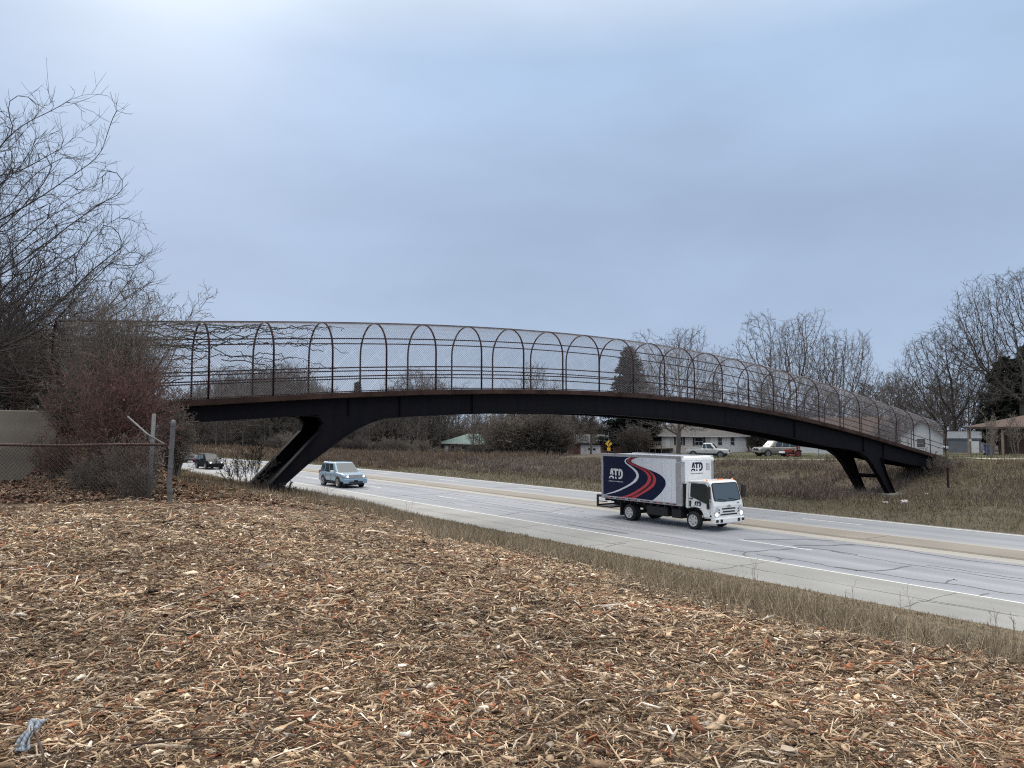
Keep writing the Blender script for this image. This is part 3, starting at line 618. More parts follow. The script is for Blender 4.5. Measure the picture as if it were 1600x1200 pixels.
for k in range(-16, 150):
    for sg in (1, -1):
        t0 = k * pitch; pts = []
        for j in range(0, 9):
            z = 1.24 * j / 8; t = t0 + sg * (z - .62)
            if .1 < t < 10.5: pts.append(fl(t, sag(t, z) - .02, .04 + .02 * math.sin(t * 2 + z)))
        if len(pts) > 1: mb.tube(pts, .0048, 3, cap=False)
mb.build('chain_link_mesh', M['wire_dark'], fence)
for t in (9.0,):
    mb = MB(); mb.tube([fl(t, -.4), fl(t, 1.22)], .035, 8); mb.build('post', M['galv'], fence, smooth=True)
# ------------------------------------------------------------------ trees
def perp(d, r):
    a = Vector((r.gauss(0, 1), r.gauss(0, 1), r.gauss(0, 1))); p = a - d * a.dot(d)
    return p.normalized() if p.length > 1e-6 else d.orthogonal().normalized()
def grow(T, p, d, L, r, lev, P, rn):
    """one branch as a bent polyline, then its children; T collects polylines by level"""
    n = P['seg'][lev]; pts = [p.copy()]; dd = d.copy(); up = P['up'][lev]; wv = P['wav'][lev]
    for i in range(n):
        dd = (dd + perp(dd, rn) * wv + Vector((0, 0, up))).normalized(); pts.append(pts[-1] + dd * (L / n))
    rt = max(P['rmin'], r * P['tap'][lev]); rad = [r + (rt - r) * i / n for i in range(n + 1)]
    T[lev].append((pts, rad))
    if lev + 1 >= len(P['n']) + 1 or lev >= len(P['n']): return
    k = P['n'][lev]; az0 = rn.uniform(0, 6.28); t0 = P['t0'][lev]
    for j in range(k):
        t = t0 + (1 - t0) * (j + rn.uniform(.1, .9)) / k; t = min(t, .999)
        f = t * n; i = int(f); q = pts[i].lerp(pts[i + 1], f - i); tan = (pts[i + 1] - pts[i]).normalized()
        a = az0 + j * 2.4 + rn.uniform(-.4, .4); u = tan.orthogonal().normalized(); w = tan.cross(u); side = u * math.cos(a) + w * math.sin(a)
        ang = R(rn.uniform(*P['ang'][lev])); dome = 1.0
        if lev == 0 and P.get('dome'): ang = R(P['ang'][0][0] + (P['ang'][0][1] - P['ang'][0][0]) * ((j * .618 + .1) % 1.0) ** .8); dome = 1 - .28 * (ang / R(65)) ** 2; t_lo = 1 - .45 * (ang / R(65)); t = max(t0, min(.999, t_lo * rn.uniform(.85, 1.0))); f = t * n; i = int(f); q = pts[i].lerp(pts[i + 1], f - i)
        cd_ = tan * math.cos(ang) + side * math.sin(ang)
        ll = L * P['ratio'][lev] * (rn.uniform(.7, 1.2) if dome == 1.0 else rn.uniform(.9, 1.08) * dome) * (1 - P['fall'][lev] * t); rr2 = max(P['rmin'], (r + (rt - r) * t) * P['rr'][lev])
        grow(T, q, cd_, ll, rr2, lev + 1, P, rn)
def emit(T, levs, sides, mb=None):
    mb = mb or MB()
    for lv in levs:
        for pts, rad in T[lv]: mb.tube(pts, rad, sides[min(lv, len(sides) - 1)], cap=False)
    return mb
MAPLE = dict(dome=1, n=[13, 9, 8, 6, 3], seg=[5, 7, 5, 4, 2, 1], up=[.02, .045, .05, .03, .02, .02], wav=[.04, .07, .07, .06, .05, .05], tap=[.5, .2, .3, .4, .5, .6], t0=[.2, .35, .3, .25, .2], ang=[(6, 66), (16, 38), (20, 42), (22, 45), (20, 45)],
             ratio=[2.4, .34, .46, .5, .6], fall=[0, .25, .2, .2, .2], rr=[.36, .42, .5, .65, .85], rmin=.0165)
TALL = dict(n=[16, 7, 7, 5], seg=[9, 5, 4, 3, 2], up=[.03, .08, .06, .05, .03], wav=[.04, .08, .08, .08, .06], tap=[.2, .3, .3, .4, .5], t0=[.14, .2, .15, .1], ang=[(28, 58), (25, 50), (25, 55), (25, 55)],
            ratio=[.42, .5, .5, .55], fall=[.5, .35, .3, .3], rr=[.42, .45, .55, .7], rmin=.019)
WIDE = dict(dome=1, n=[10, 9, 8, 6, 3], seg=[4, 8, 5, 4, 2, 1], up=[.02, .04, .05, .03, .02, .02], wav=[.06, .11, .08, .06, .05, .05], tap=[.6, .2, .3, .4, .5, .6], t0=[.35, .25, .25, .2, .1], ang=[(8, 66), (18, 42), (22, 48), (25, 50), (20, 45)],
            ratio=[2.7, .36, .46, .5, .6], fall=[0, .25, .2, .2, .2], rr=[.44, .40, .48, .65, .85], rmin=.0155)
POLE = dict(n=[18, 7, 6], seg=[9, 4, 3, 2], up=[.03, .08, .06, .04], wav=[.03, .08, .08, .06], tap=[.25, .3, .4, .5], t0=[.15, .2, .1], ang=[(22, 50), (25, 50), (25, 55)], ratio=[.28, .5, .55], fall=[.4, .35, .3], rr=[.35, .5, .7], rmin=.021)
def tree_proto(name, P, h, tl, r, seed, label, group, bark='bark', twig='twig', cat='tree', loc=(0, 0, 0), flat=1.0):
    rn = random.Random(seed); T = [[] for _ in range(7)]
    grow(T, Vector((0, 0, -.2)), Vector((rn.uniform(-.05, .05), rn.uniform(-.05, .05), 1)).normalized(), tl, r, 0, P, rn)
    top = max(p.z for lv in T for pts, _ in lv for p in pts); s = h / top
    for lv in T:
        for pts, rad in lv:
            for p in pts: p.z *= s; p.x *= s * flat; p.y *= s * flat
    t = thing(name, label, cat, loc, 0, group)
    emit(T, [0, 1], [9, 6]).build('trunk', M[bark], t, smooth=True, fix=False)
    emit(T, [2, 3, 4, 5], [9, 6, 4, 3, 3, 3]).build('crown', M[twig], t, fix=False)
    return t
from mathutils.kdtree import KDTree
def colonize(seed, base, fork, pts, D=.4, di=3.0, dk=.75, tip=.014, twl=(.35, .9), tw=.8, up=.12, cap=9000, wob_=.12, iner=1.0):
    """branches grown towards points spread through the crown, then thickened from the tips down (space colonisation)"""
    rn = random.Random(seed); nodes, par, dirs = [Vector(base)], [-1], [Vector((0, 0, 1))]
    base, fork = Vector(base), Vector(fork); k = max(3, int((fork - base).length / D))
    for i in range(1, k + 1): nodes.append(base.lerp(fork, i / k) + Vector((rn.gauss(0, .03), rn.gauss(0, .03), 0))); par.append(i - 1); dirs.append((fork - base).normalized())
    A = [Vector(p) for p in pts]; near = [(1e9, -1)] * len(A); fresh = list(range(len(nodes))); kids = {}
    for it in range(160):
        if not A or not fresh or len(nodes) > cap: break
        kd = KDTree(len(fresh))
        for m in fresh: kd.insert(nodes[m], m)
        kd.balance(); acc = {}; keepA, keepN = [], []
        for a, nr in zip(A, near):
            co, m, d = kd.find(a)
            if d < nr[0]: nr = (d, m)
            if nr[0] < dk: continue
            keepA.append(a); keepN.append(nr)
            if nr[0] < di or it < 14:
                v = (a - nodes[nr[1]]).normalized(); acc.setdefault(nr[1], Vector()); acc[nr[1]] += v
        A, near = keepA, keepN; fresh = []
        for m, v in acc.items():
            if kids.get(m, 0) > 4: continue
            d = (v.normalized() + dirs[m] * iner + Vector((rn.gauss(0, wob_), rn.gauss(0, wob_), up + rn.gauss(0, wob_)))).normalized()
            nodes.append(nodes[m] + d * D); par.append(m); dirs.append(d); kids[m] = kids.get(m, 0) + 1; fresh.append(len(nodes) - 1)
    n = len(nodes); ch = [[] for _ in range(n)]
    for i in range(1, n): ch[par[i]].append(i)
    rad = [tip] * n
    for i in range(n - 1, -1, -1):
        if ch[i]: rad[i] = max(tip, sum(rad[c] ** 2.25 for c in ch[i]) ** (1 / 2.25))
    T = [[], [], []]; stack = [(0, None)]
    while stack:
        i, st = stack.pop(); P_, R_ = ([nodes[st]], [min(rad[st], rad[i] * 1.15)]) if st is not None else ([], [])
        while True:
            P_.append(nodes[i]); R_.append(rad[i])
            if rad[i] < .03 and rn.random() < tw:
                d = dirs[i]; dd = (d + perp(d, rn) * rn.uniform(.5, 1.1) + Vector((0, 0, up * 1.5))).normalized(); L_ = rn.uniform(*twl); q = nodes[i] + dd * L_ * .5; e = q + (dd + Vector((0, 0, .25)) + d * .3).normalized() * L_ * .5
                T[2].append(([nodes[i].copy(), q, e], [tip * .95, tip * .85, tip * .6]))
                for _ in range(rn.choice((0, 1, 1, 2))): b_ = nodes[i].lerp(q, rn.uniform(.3, 1)); f = b_ + (dd + perp(dd, rn) * .8 + Vector((0, 0, .2))).normalized() * L_ * rn.uniform(.35, .6); T[2].append(([b_, f], [tip * .8, tip * .5]))
            if not ch[i]: break
            c = sorted(ch[i], key=lambda c: -rad[c])
            for o in c[1:]: stack.append((o, i))
            i = c[0]
        thick = max(R_) > .05
        T[0 if thick else 1].append((P_, R_))
    return T
def dome_pts(seed, n, c, r, low=-.35, hollow=.35, squash=0.):
    rn = random.Random(seed); out = []
    while len(out) < n:
        v = Vector((rn.uniform(-1, 1), rn.uniform(-1, 1), rn.uniform(low, 1))); q = v.length * (1 + .26 * math.sin(v.x * 4.2 + seed) * math.sin(v.y * 4.0 + v.z * 4.4 + seed * 2) + .10 * math.sin(v.z * 9 + v.x * 7 + seed))
        if q > 1 or q < hollow * rn.random() or (v.z < 0 and math.hypot(v.x, v.y) < .25): continue
        out.append(Vector((c[0] + v.x * r[0], c[1] + v.y * r[1], c[2] + v.z * r[2])))
    return out
def grown_tree(name, label, loc, T, bark='bark', twig='twig', group=None):
    t = thing(name, label, 'tree', loc, 0, group)
    emit(T, [0], [7]).build('trunk', M[bark], t, smooth=True, fix=False); emit(T, [1, 2], [7, 4, 3]).build('crown', M[twig], t, fix=False)
    return t
def dome_tree(label, px, d, ytop, wpx, seed, fork=2.6, npts=1500, zc=.46, low=-.45, bark='bark', twig='twig', tip=.0125, lean=0., name='bare_tree', group=None, dk=.44, D=.32, di=2.6):
    npts = int(npts * 3.2)
    g = ground_at(px, d); h = toph(px, d, ytop); w = wpx * d / FPX / 2; zz = h * zc
    P_ = dome_pts(seed, npts, (lean * w, 0, zz), (w, w, h - zz), low * zz / (h - zz) * 1.6)
    T = colonize(seed, (0, 0, -.2), (lean * .3, 0, fork), P_, D, di, dk, tip, (.3, .8), .95, .14, 22000, .13)
    return grown_tree(name, label, g, T, bark, twig, group)
def conifer(name, h, rad, seed, label, loc, nd='needle', group=None, base=.06, shape=.75):
    rn = random.Random(seed); t = thing(name, label, 'tree', loc, 0, group)
    mb = MB(); mb.tube([(0, 0, -.2), (0, 0, h * .55), (.1, 0, h * .97)], [h * .018, h * .011, .02], 7); mb.build('trunk', M['bark_dark'], t, smooth=True)
    V, F_ = [], []
    nb = int(h * 26)
    for k in range(nb):
        f = base + (1 - base) * (k / nb) ** .9; z = h * f; rl_ = rad * (1 - f) ** shape * rn.uniform(.55, 1.12) + .15; a = rn.uniform(0, 6.28)
        dr = rn.uniform(-.18, .22)
        for m in range(int(14 + rl_ * 26)):
            u = rn.uniform(.15, 1) ** .7; c = Vector((math.cos(a) * rl_ * u, math.sin(a) * rl_ * u, z + dr * rl_ * u + rn.gauss(0, .12))); c += Vector((rn.gauss(0, .2), rn.gauss(0, .2), rn.gauss(0, .1)))
            d1 = Vector((math.cos(a) + rn.gauss(0, .6), math.sin(a) + rn.gauss(0, .6), rn.gauss(.15, .4))).normalized(); d2 = perp(d1, rn); L_ = rn.uniform(.2, .5); w = rn.uniform(.07, .15)
            o = len(V); V += [c - d2 * w, c + d2 * w, c + d1 * L_]; F_.append((o, o + 1, o + 2))
    me = np_mesh('crown', np.array([tuple(v) for v in V]), np.array(F_), M[nd], parent=t)
    return t
def ground_at(px, d):
    """point on the ground seen along picture column px at depth d"""
    r = ray(px, 669); k = d / (r.x * SA + r.y * CA); x, y = r.x * k, r.y * k; return (x, y, hh(x, y) - .05)
used = set()
def wood(k, px, d, h, **kw):
    loc = ground_at(px, d); base = {'a': 14, 'b': 15, 'c': 14, 'd': 13, 'e': 15, 'f': 15.5}[k]; s = h / base; rz = random.uniform(0, 6.28); w = s * random.uniform(.85, 1.15)
    if k not in used:
        used.add(k); o = protos[k]; o.location = loc; o.rotation_euler = (0, 0, rz); o.scale = (w, w, s)
        if kw: tag(o, kw.get('label'), None, kw.get('group'))
        return o
    return dup(protos[k], loc, rz, (w, w, s), kw.get('label', WL), kw.get('group', WG))
protos = {}
WG = 'bare trees of the woods beyond the highway'; WL = 'slender bare grey-brown tree in the woods beyond the highway'
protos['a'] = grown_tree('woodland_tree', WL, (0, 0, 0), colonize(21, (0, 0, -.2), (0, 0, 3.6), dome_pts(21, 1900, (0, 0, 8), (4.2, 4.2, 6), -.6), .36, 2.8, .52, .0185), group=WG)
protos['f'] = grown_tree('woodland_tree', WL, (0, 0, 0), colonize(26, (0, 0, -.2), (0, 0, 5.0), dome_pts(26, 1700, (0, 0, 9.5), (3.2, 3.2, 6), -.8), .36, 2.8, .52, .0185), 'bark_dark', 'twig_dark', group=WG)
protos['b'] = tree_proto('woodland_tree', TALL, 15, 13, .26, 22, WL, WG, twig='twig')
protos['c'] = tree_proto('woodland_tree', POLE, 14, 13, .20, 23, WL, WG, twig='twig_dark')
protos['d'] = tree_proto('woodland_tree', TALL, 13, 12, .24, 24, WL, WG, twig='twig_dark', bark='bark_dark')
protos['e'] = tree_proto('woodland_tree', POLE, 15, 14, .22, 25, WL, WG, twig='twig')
rw = random.Random(5)
def toph(px, d, ytop):                                          # height that reaches picture row ytop
    g = ground_at(px, d); return CAMH + (669 - ytop) / FPX * d - g[2]
# first the left woods: a skyline read from the photograph, in several rows
sky_ = [(230, 600), (300, 592), (360, 580), (440, 568), (500, 592), (540, 606), (580, 610), (620, 596), (660, 586), (720, 606), (760, 628), (800, 626), (860, 606), (900, 612), (960, 618)]
for d0, d1, n_, dy in ((128, 145, 24, 8), (146, 165, 30, 0), (166, 195, 34, 6), (196, 250, 46, 10)):
    for i in range(n_):
        px = 262 + (905 - 262) * (i + rw.uniform(.1, .9)) / n_; d = rw.uniform(d0, d1)
        if px > 650 and px < 790 and d < 195 and rw.random() < .7: continue
        if px < 420: d += 22
        g = ground_at(px, d)
        if g[0] - float(cR(g[1])) < 49: d += 25
        yt = np.interp(px, [p[0] for p in sky_], [p[1] for p in sky_]) + dy + rw.uniform(-4, 22)
        wood(rw.choice('bcdeafaf'), px, d, max(6, toph(px, d, yt)))
for px, d, yt in ((424, 150, 566), (447, 152, 566), (345, 172, 572), (390, 165, 578), (478, 160, 590), (622, 150, 588), (650, 152, 576), (676, 155, 586), (700, 160, 598), (575, 158, 612), (610, 175, 610)):
    wood(rw.choice('af'), px, d, toph(px, d, yt))
# smaller single trees further right and behind the houses
BG = 'bare trees behind the houses'; BL = 'bare grey tree standing behind the houses'
for px, d, yt in ((1125, 170, 585), (1150, 165, 598), (1100, 172, 600), (1185, 175, 590), (1275, 170, 600), (1300, 165, 608), (1335, 160, 612), (1360, 150, 600), (1345, 175, 590), (1010, 175, 600), (1020, 180, 590), (1385, 150, 590), (1405, 145, 586), (1430, 150, 592), (1455, 140, 588), (1475, 130, 600), (1500, 128, 596), (1530, 125, 600), (1560, 122, 598), (1440, 128, 620), (1415, 132, 625), (1590, 120, 590), (1620, 118, 580), (1480, 155, 585), (1515, 150, 590)):
    wood(rw.choice('abfd'), px, d, toph(px, d, yt), label=BL, group=BG)
def solo(label, P, px, d, yt, tl, r, seed, twig='twig', bark='bark', flat=1.0, name='bare_tree'):
    return tree_proto(name, P, toph(px, d, yt) + .2, tl, r, seed, label, None, bark, twig, 'tree', ground_at(px, d), flat)
dome_tree('rounded bare tree showing above the middle of the footbridge', 836, 165, 568, 88, 31, 3.5, 900, tip=.018)
dome_tree('big bare maple in front of the white house', 1060, 104, 514, 150, 32, 3.2, 1700, .50, -.4)
dome_tree('large rounded bare tree above the right half of the footbridge', 1230, 122, 491, 160, 33, 2.4, 2100, .50, -.5, tip=.0135)
dome_tree('bare tree beside the large rounded tree on its right', 1312, 124, 516, 118, 34, 3.0, 1300, .52, -.45, lean=.2, tip=.0135)
dome_tree('broad bare tree with arching limbs behind the grey shed', 1490, 105, 515, 170, 35, 2.2, 1900, .50, -.5, 'bark_dark', 'twig_dark', .0125)
dome_tree('tallest bare tree at the right edge above the brown roofed house', 1600, 98, 424, 225, 36, 6.5, 1900, .60, -.35, 'bark_dark', 'twig_dark', .0125, lean=-.1)
dome_tree('small pale bare tree between the big bare trees on the right', 1402, 150, 580, 70, 37, 2.6, 700, tip=.018)
dome_tree('tall rounded bare tree seen through the cage above the near bridge leg', 446, 150, 564, 105, 91, 4, 800, tip=.0165)
dome_tree('twin topped bare tree seen through the cage right of the near bridge leg', 655, 152, 575, 95, 92, 4, 700, tip=.0165)
dome_tree('bare tree of the left woods seen through the third bay of the cage', 362, 165, 574, 90, 93, 4, 600, tip=.0175)
dome_tree('small rounded bare tree left of the big maple', 1005, 140, 560, 60, 39, 3, 600, tip=.016)
solo('slim bare tree standing by the white garage door', TALL, 1120 - 197, 122, 628, 9, .2, 38)
conifer('evergreen_tree', toph(983, 128, 543), 5.0, 41, 'dark dense evergreen rising behind the middle of the footbridge', ground_at(983, 128), 'needle', shape=.6)
conifer('evergreen_tree', toph(1022, 126, 622), 3.6, 42, 'low dark evergreen between the brick ranch house and the white house', ground_at(1010, 126), 'needle', shape=.6)
conifer('evergreen_tree', toph(1572, 102, 560), 4.3, 43, 'dark green evergreen behind the brown roofed house', ground_at(1575, 102), 'needle2', shape=.5)
conifer('evergreen_tree', toph(1612, 108, 540), 4.0, 44, 'second dark evergreen cut by the right edge of the picture', ground_at(1612, 108), 'needle2', shape=.5)
conifer('evergreen_tree', toph(558, 172, 598), 2.2, 45, 'small dark evergreen among the bare woods', ground_at(558, 172), 'needle')
# ------------------------------------------------------------------ shrubs
def bush_proto(name, label, group, w, h, seed, stems, mts, P=None, loc=(0, 0, 0), leaf=None, nleaf=0, cat='shrub', rb=.012):
    rn = random.Random(seed); T = [[] for _ in range(5)]
    P = P or dict(n=[6, 5, 3], seg=[5, 3, 2, 2], up=[-.02, .03, .02, .01], wav=[.12, .14, .14, .14], tap=[.35, .5, .6, .6], t0=[.2, .1, .1], ang=[(20, 50), (25, 60), (25, 60)], ratio=[.42, .5, .5], fall=[.4, .3, .3], rr=[.55, .6, .7], rmin=.004)
    for i in range(stems):
        a = rn.uniform(0, 6.28); q = rn.random() ** .5; b = Vector((math.cos(a) * w * .28 * q, math.sin(a) * w * .28 * q, -.1)); tl = rn.uniform(.1, 1.05) * (.4 + .6 * q)
        d = Vector((math.cos(a + rn.gauss(0, .5)) * tl * w / h * .75, math.sin(a + rn.gauss(0, .5)) * tl * w / h * .75, 1)).normalized()
        grow(T, b, d, h * rn.uniform(.65, 1.12), rb * rn.uniform(.6, 1.3), 0, P, rn)
    t = thing(name, label, cat, loc, 0, group)
    emit(T, [0], [5]).build('stem', M[mts[0]], t, fix=False)
    mb = emit(T, [1, 2, 3], [4, 3, 3, 3])
    mb.build('twigs', M[mts[1]], t, fix=False)
    if leaf:
        tips = [pts[-1] for pts, _ in T[2] + T[3] + T[1]]; lb = MB()
        for i in range(nleaf):
            c = rn.choice(tips) + Vector((rn.gauss(0, .04), rn.gauss(0, .04), rn.gauss(0, .04))); d1 = perp(Vector((0, 0, 1)), rn) * rn.uniform(.015, .04); d1.z -= rn.uniform(0, .04); d2 = perp(d1.normalized(), rn) * rn.uniform(.01, .022)
            lb.add([c - d1, c + d2, c + d1, c - d2], [(0, 1, 2, 3)])
        lb.build('leaves', M[leaf], t, fix=False)
    return t
GP = dict(n=[8, 6, 4], seg=[5, 4, 3, 2], up=[.02, .05, .03, .02], wav=[.10, .12, .12, .12], tap=[.35, .5, .6, .6], t0=[.15, .1, .1], ang=[(20, 50), (25, 60), (25, 60)], ratio=[.45, .5, .5], fall=[.4, .3, .3], rr=[.5, .55, .6], rmin=.0045)
bush_proto('burgundy_shrub', 'dense burgundy shrub with dull red leaves behind the chain-link fence', None, 1.3, 2.6, 51, 85, ('twig_red', 'twig_red'), loc=(3.1, 21.1, hh(3.1, 21.1)), leaf='leaf_red', nleaf=450)
bush_proto('burgundy_shrub', 'smaller burgundy shrub lower down beside the fence end post', None, .7, 1.3, 52, 40, ('twig_red', 'twig_grey'), loc=(3.1, 19.5, hh(3.1, 19.5)), leaf='leaf_red', nleaf=300)
bush_proto('burgundy_shrub', 'reddish shrub against the concrete wing wall', None, .9, 1.5, 53, 60, ('twig_red', 'twig_grey'), loc=(2.3, 24.2, hh(2.3, 24.2)), leaf='leaf_red', nleaf=400)
bush_proto('grey_shrub', 'tall grey bare shrub in front of the left end of the footbridge', None, 2.2, 3.6, 54, 40, ('twig_grey', 'twig_grey'), GP, loc=(3.4, 24.6, hh(3.4, 24.6)), rb=.022)
bush_proto('grey_shrub', 'grey bare shrub spreading over the girder at the left end', None, .85, 1.9, 55, 34, ('twig_grey', 'twig_grey'), GP, loc=(5.0, 24.8, hh(5.0, 24.8)), rb=.018)
bush_proto('grey_shrub', 'grey bare shrub behind the caged walkway at the far left', None, 2.6, 4.0, 56, 50, ('twig_dark', 'twig_dark'), GP, loc=(-.6, 31.5, 4.6), rb=.022)
bush_proto('leafy_undergrowth', 'low brown dead undergrowth on the bank beside the concrete wing wall', None, 1.0, .9, 57, 50, ('twig_grey', 'twig_red'), loc=(1.9, 22.6, hh(1.9, 22.6)), leaf='leaf_red', nleaf=300, rb=.006)
bush_proto('leafy_undergrowth', 'tangled dead undergrowth low behind the rusty top rail', None, 1.0, .8, 58, 46, ('twig_grey', 'twig_grey'), loc=(2.5, 20.4, hh(2.5, 20.4)), rb=.006)
bush_proto('leafy_undergrowth', 'small dead undergrowth at the foot of the two fence posts', None, .6, .7, 59, 34, ('twig_red', 'twig_grey'), loc=(3.05, 18.6, hh(3.05, 18.6)), rb=.005)
# far thicket shrubs
TG = 'thicket shrubs in front of the woods'; TLb = 'brown bare thicket shrub in front of the woods'
FP = dict(n=[8, 6, 4], seg=[4, 3, 2, 2], up=[.03, .05, .03, .02], wav=[.10, .12, .12, .12], tap=[.4, .5, .6, .6], t0=[.15, .1, .1], ang=[(20, 50), (25, 60), (25, 60)], ratio=[.45, .5, .5], fall=[.4, .3, .3], rr=[.6, .7, .8], rmin=.014)
tp = [bush_proto('thicket_shrub', TLb, TG, 3.0, 3.6, 60 + i, 36, ('twig_grey', 'twig_grey' if i else 'twig_dark'), FP, rb=.03) for i in range(2)]
first = [True, True]
def thick(px, d, s, **kw):
    k = rw.randrange(2); loc = ground_at(px, d); rz = rw.uniform(0, 6.28); sc = (s * rw.uniform(.9, 1.3), s * rw.uniform(.9, 1.3), s)
    if first[k]: first[k] = False; o = tp[k]; o.location = loc; o.rotation_euler = (0, 0, rz); o.scale = sc
    else: dup(tp[k], loc, rz, sc)
for i in range(26):
    px = 420 + 240 * (i + rw.random()) / 26; thick(px, rw.uniform(118, 132), rw.uniform(.5, .9))
for i in range(44):
    px = 262 + 700 * (i + rw.random()) / 44; thick(px, rw.uniform(150, 225) if px > 400 else rw.uniform(178, 235), rw.uniform(1.2, 2.1))
for i in range(16): thick(775 + 100 * rw.random(), rw.uniform(112, 128), rw.uniform(.9, 1.6))
for i in range(12): thick(660 + 110 * rw.random(), rw.uniform(116, 128), rw.uniform(.3, .5))
for i in range(12):
    px = 300 + 140 * rw.random(); d = rw.uniform(158, 172); thick(px, d, rw.uniform(.8, 1.4))
for px, d, s in ((985, 120, 1.0), (1000, 118, .9), (1190, 124, 1.4), (1195, 128, 1.5), (1205, 120, 1.7), (1217, 120, 1.6), (1185, 130, 1.6), (1230, 122, 1.7), (1180, 136, 1.8), (1410, 95, .8), (1395, 98, .9)): thick(px, d, s)
# ------------------------------------------------------------------ near left trees, trunks beyond the frame
NP = dict(n=[10, 8, 6, 4], seg=[8, 5, 4, 3, 2], up=[.03, .05, .06, .05, .04], wav=[.07, .08, .07, .06, .05], tap=[.25, .3, .35, .4, .5], t0=[.2, .15, .1, .1], ang=[(22, 48), (25, 52), (25, 55), (25, 60)],
          ratio=[.45, .48, .45, .5], fall=[.45, .35, .3, .3], rr=[.5, .5, .55, .65], rmin=.0055)
def near_tree(label, base, limbs, r0, seed, fk=2.6, bark='bark_dark', twig='twig_dark'):
    rn = random.Random(seed); T = [[] for _ in range(6)]; b = Vector(base)
    fork = b + Vector((.3, 0, fk)); T[0].append(([b - Vector((0, 0, .3)), b.lerp(fork, .5) + Vector((.08, .05, 0)), fork], [r0, r0 * .8, r0 * .7]))
    for tgt, rr0 in limbs:
        v = Vector(tgt) - fork; L = v.length * 1.05; d = (v.normalized() + Vector((0, 0, -.10))).normalized()
        grow(T, fork + Vector((0, 0, rn.uniform(-.5, .3))), d, L, rr0, 0, NP, rn)
    t = thing('bare_tree', label, 'tree', base); m = Matrix.Translation(-b)
    for lv in T:
        for pts, _ in lv:
            for p in pts: p -= b
    emit(T, [0, 1], [8, 5]).build('trunk', M[bark], t, smooth=True, fix=False); emit(T, [2, 3, 4], [8, 5, 4, 3, 3]).build('crown', M[twig], t, fix=False)
    return t
D1 = 24.5
b1 = atD(-230, 560, D1); base1 = (b1.x, b1.y, hh(b1.x, b1.y))
def near_grown(label, base, fk, cpx, cpy, d, rpx, rpy, seed, npts, tip=.0062, bark='bark_dark', twig='twig_near', dk=.42):
    c = atD(cpx, cpy, d); g = Vector(base); rx, rz = rpx * d / FPX, rpy * d / FPX; rn = random.Random(seed); P_ = []
    for v in dome_pts(seed, npts, (0, 0, 0), (1, 1, 1), -.3, .2):
        P_.append(c - g + Vector((CA * v.x * rx + SA * v.y * rx * .55, -SA * v.x * rx + CA * v.y * rx * .55, v.z * rz)))
    T = colonize(seed, (0, 0, -.2), (.3, -.1, fk), P_, .30, 2.6, dk, tip, (.3, .85), .9, .12, 14000, .06, 1.25)
    return grown_tree('bare_tree', label, tuple(g), T, bark, twig)
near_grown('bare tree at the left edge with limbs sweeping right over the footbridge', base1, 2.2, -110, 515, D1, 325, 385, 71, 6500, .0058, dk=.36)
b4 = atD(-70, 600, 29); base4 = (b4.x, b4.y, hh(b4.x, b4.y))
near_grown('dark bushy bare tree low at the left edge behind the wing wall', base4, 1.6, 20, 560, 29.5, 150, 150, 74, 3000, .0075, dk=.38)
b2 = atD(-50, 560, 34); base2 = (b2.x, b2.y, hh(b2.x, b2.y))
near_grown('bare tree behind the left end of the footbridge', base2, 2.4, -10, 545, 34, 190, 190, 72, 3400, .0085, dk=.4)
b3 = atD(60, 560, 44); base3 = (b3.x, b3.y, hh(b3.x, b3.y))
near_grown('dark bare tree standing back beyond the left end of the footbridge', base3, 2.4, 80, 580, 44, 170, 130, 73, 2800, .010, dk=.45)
# woods on the near side of the road past the footbridge
NG = 'bare trees past the left end of the footbridge'; NL = 'bare tree in the dark cluster past the left end of the footbridge'
for px, d, yt in ((10, 58, 470), (50, 62, 500), (95, 60, 505), (130, 66, 510), (165, 70, 520), (-30, 60, 440), (25, 75, 490), (70, 80, 505), (115, 82, 520), (190, 90, 545), (215, 95, 560), (240, 105, 570), (150, 92, 540)):
    wood(rw.choice('bd'), px, d, toph(px, d, yt), label=NL, group=NG)
for i, (x, y, s) in enumerate(((-2.5, 33, .9), (.5, 33.5, .8), (2.5, 34, .7), (-4.5, 32, 1.0), (-1, 37, 1.0), (1.5, 39, .9), (-5, 38, 1.1))):
    dup(tp[1], (x, y, hh(x, y)), rw.uniform(0, 6), (s * .9, s * .9, s), 'dark bare shrub in the row behind the left end of the footbridge', 'shrubs behind the left end of the footbridge')
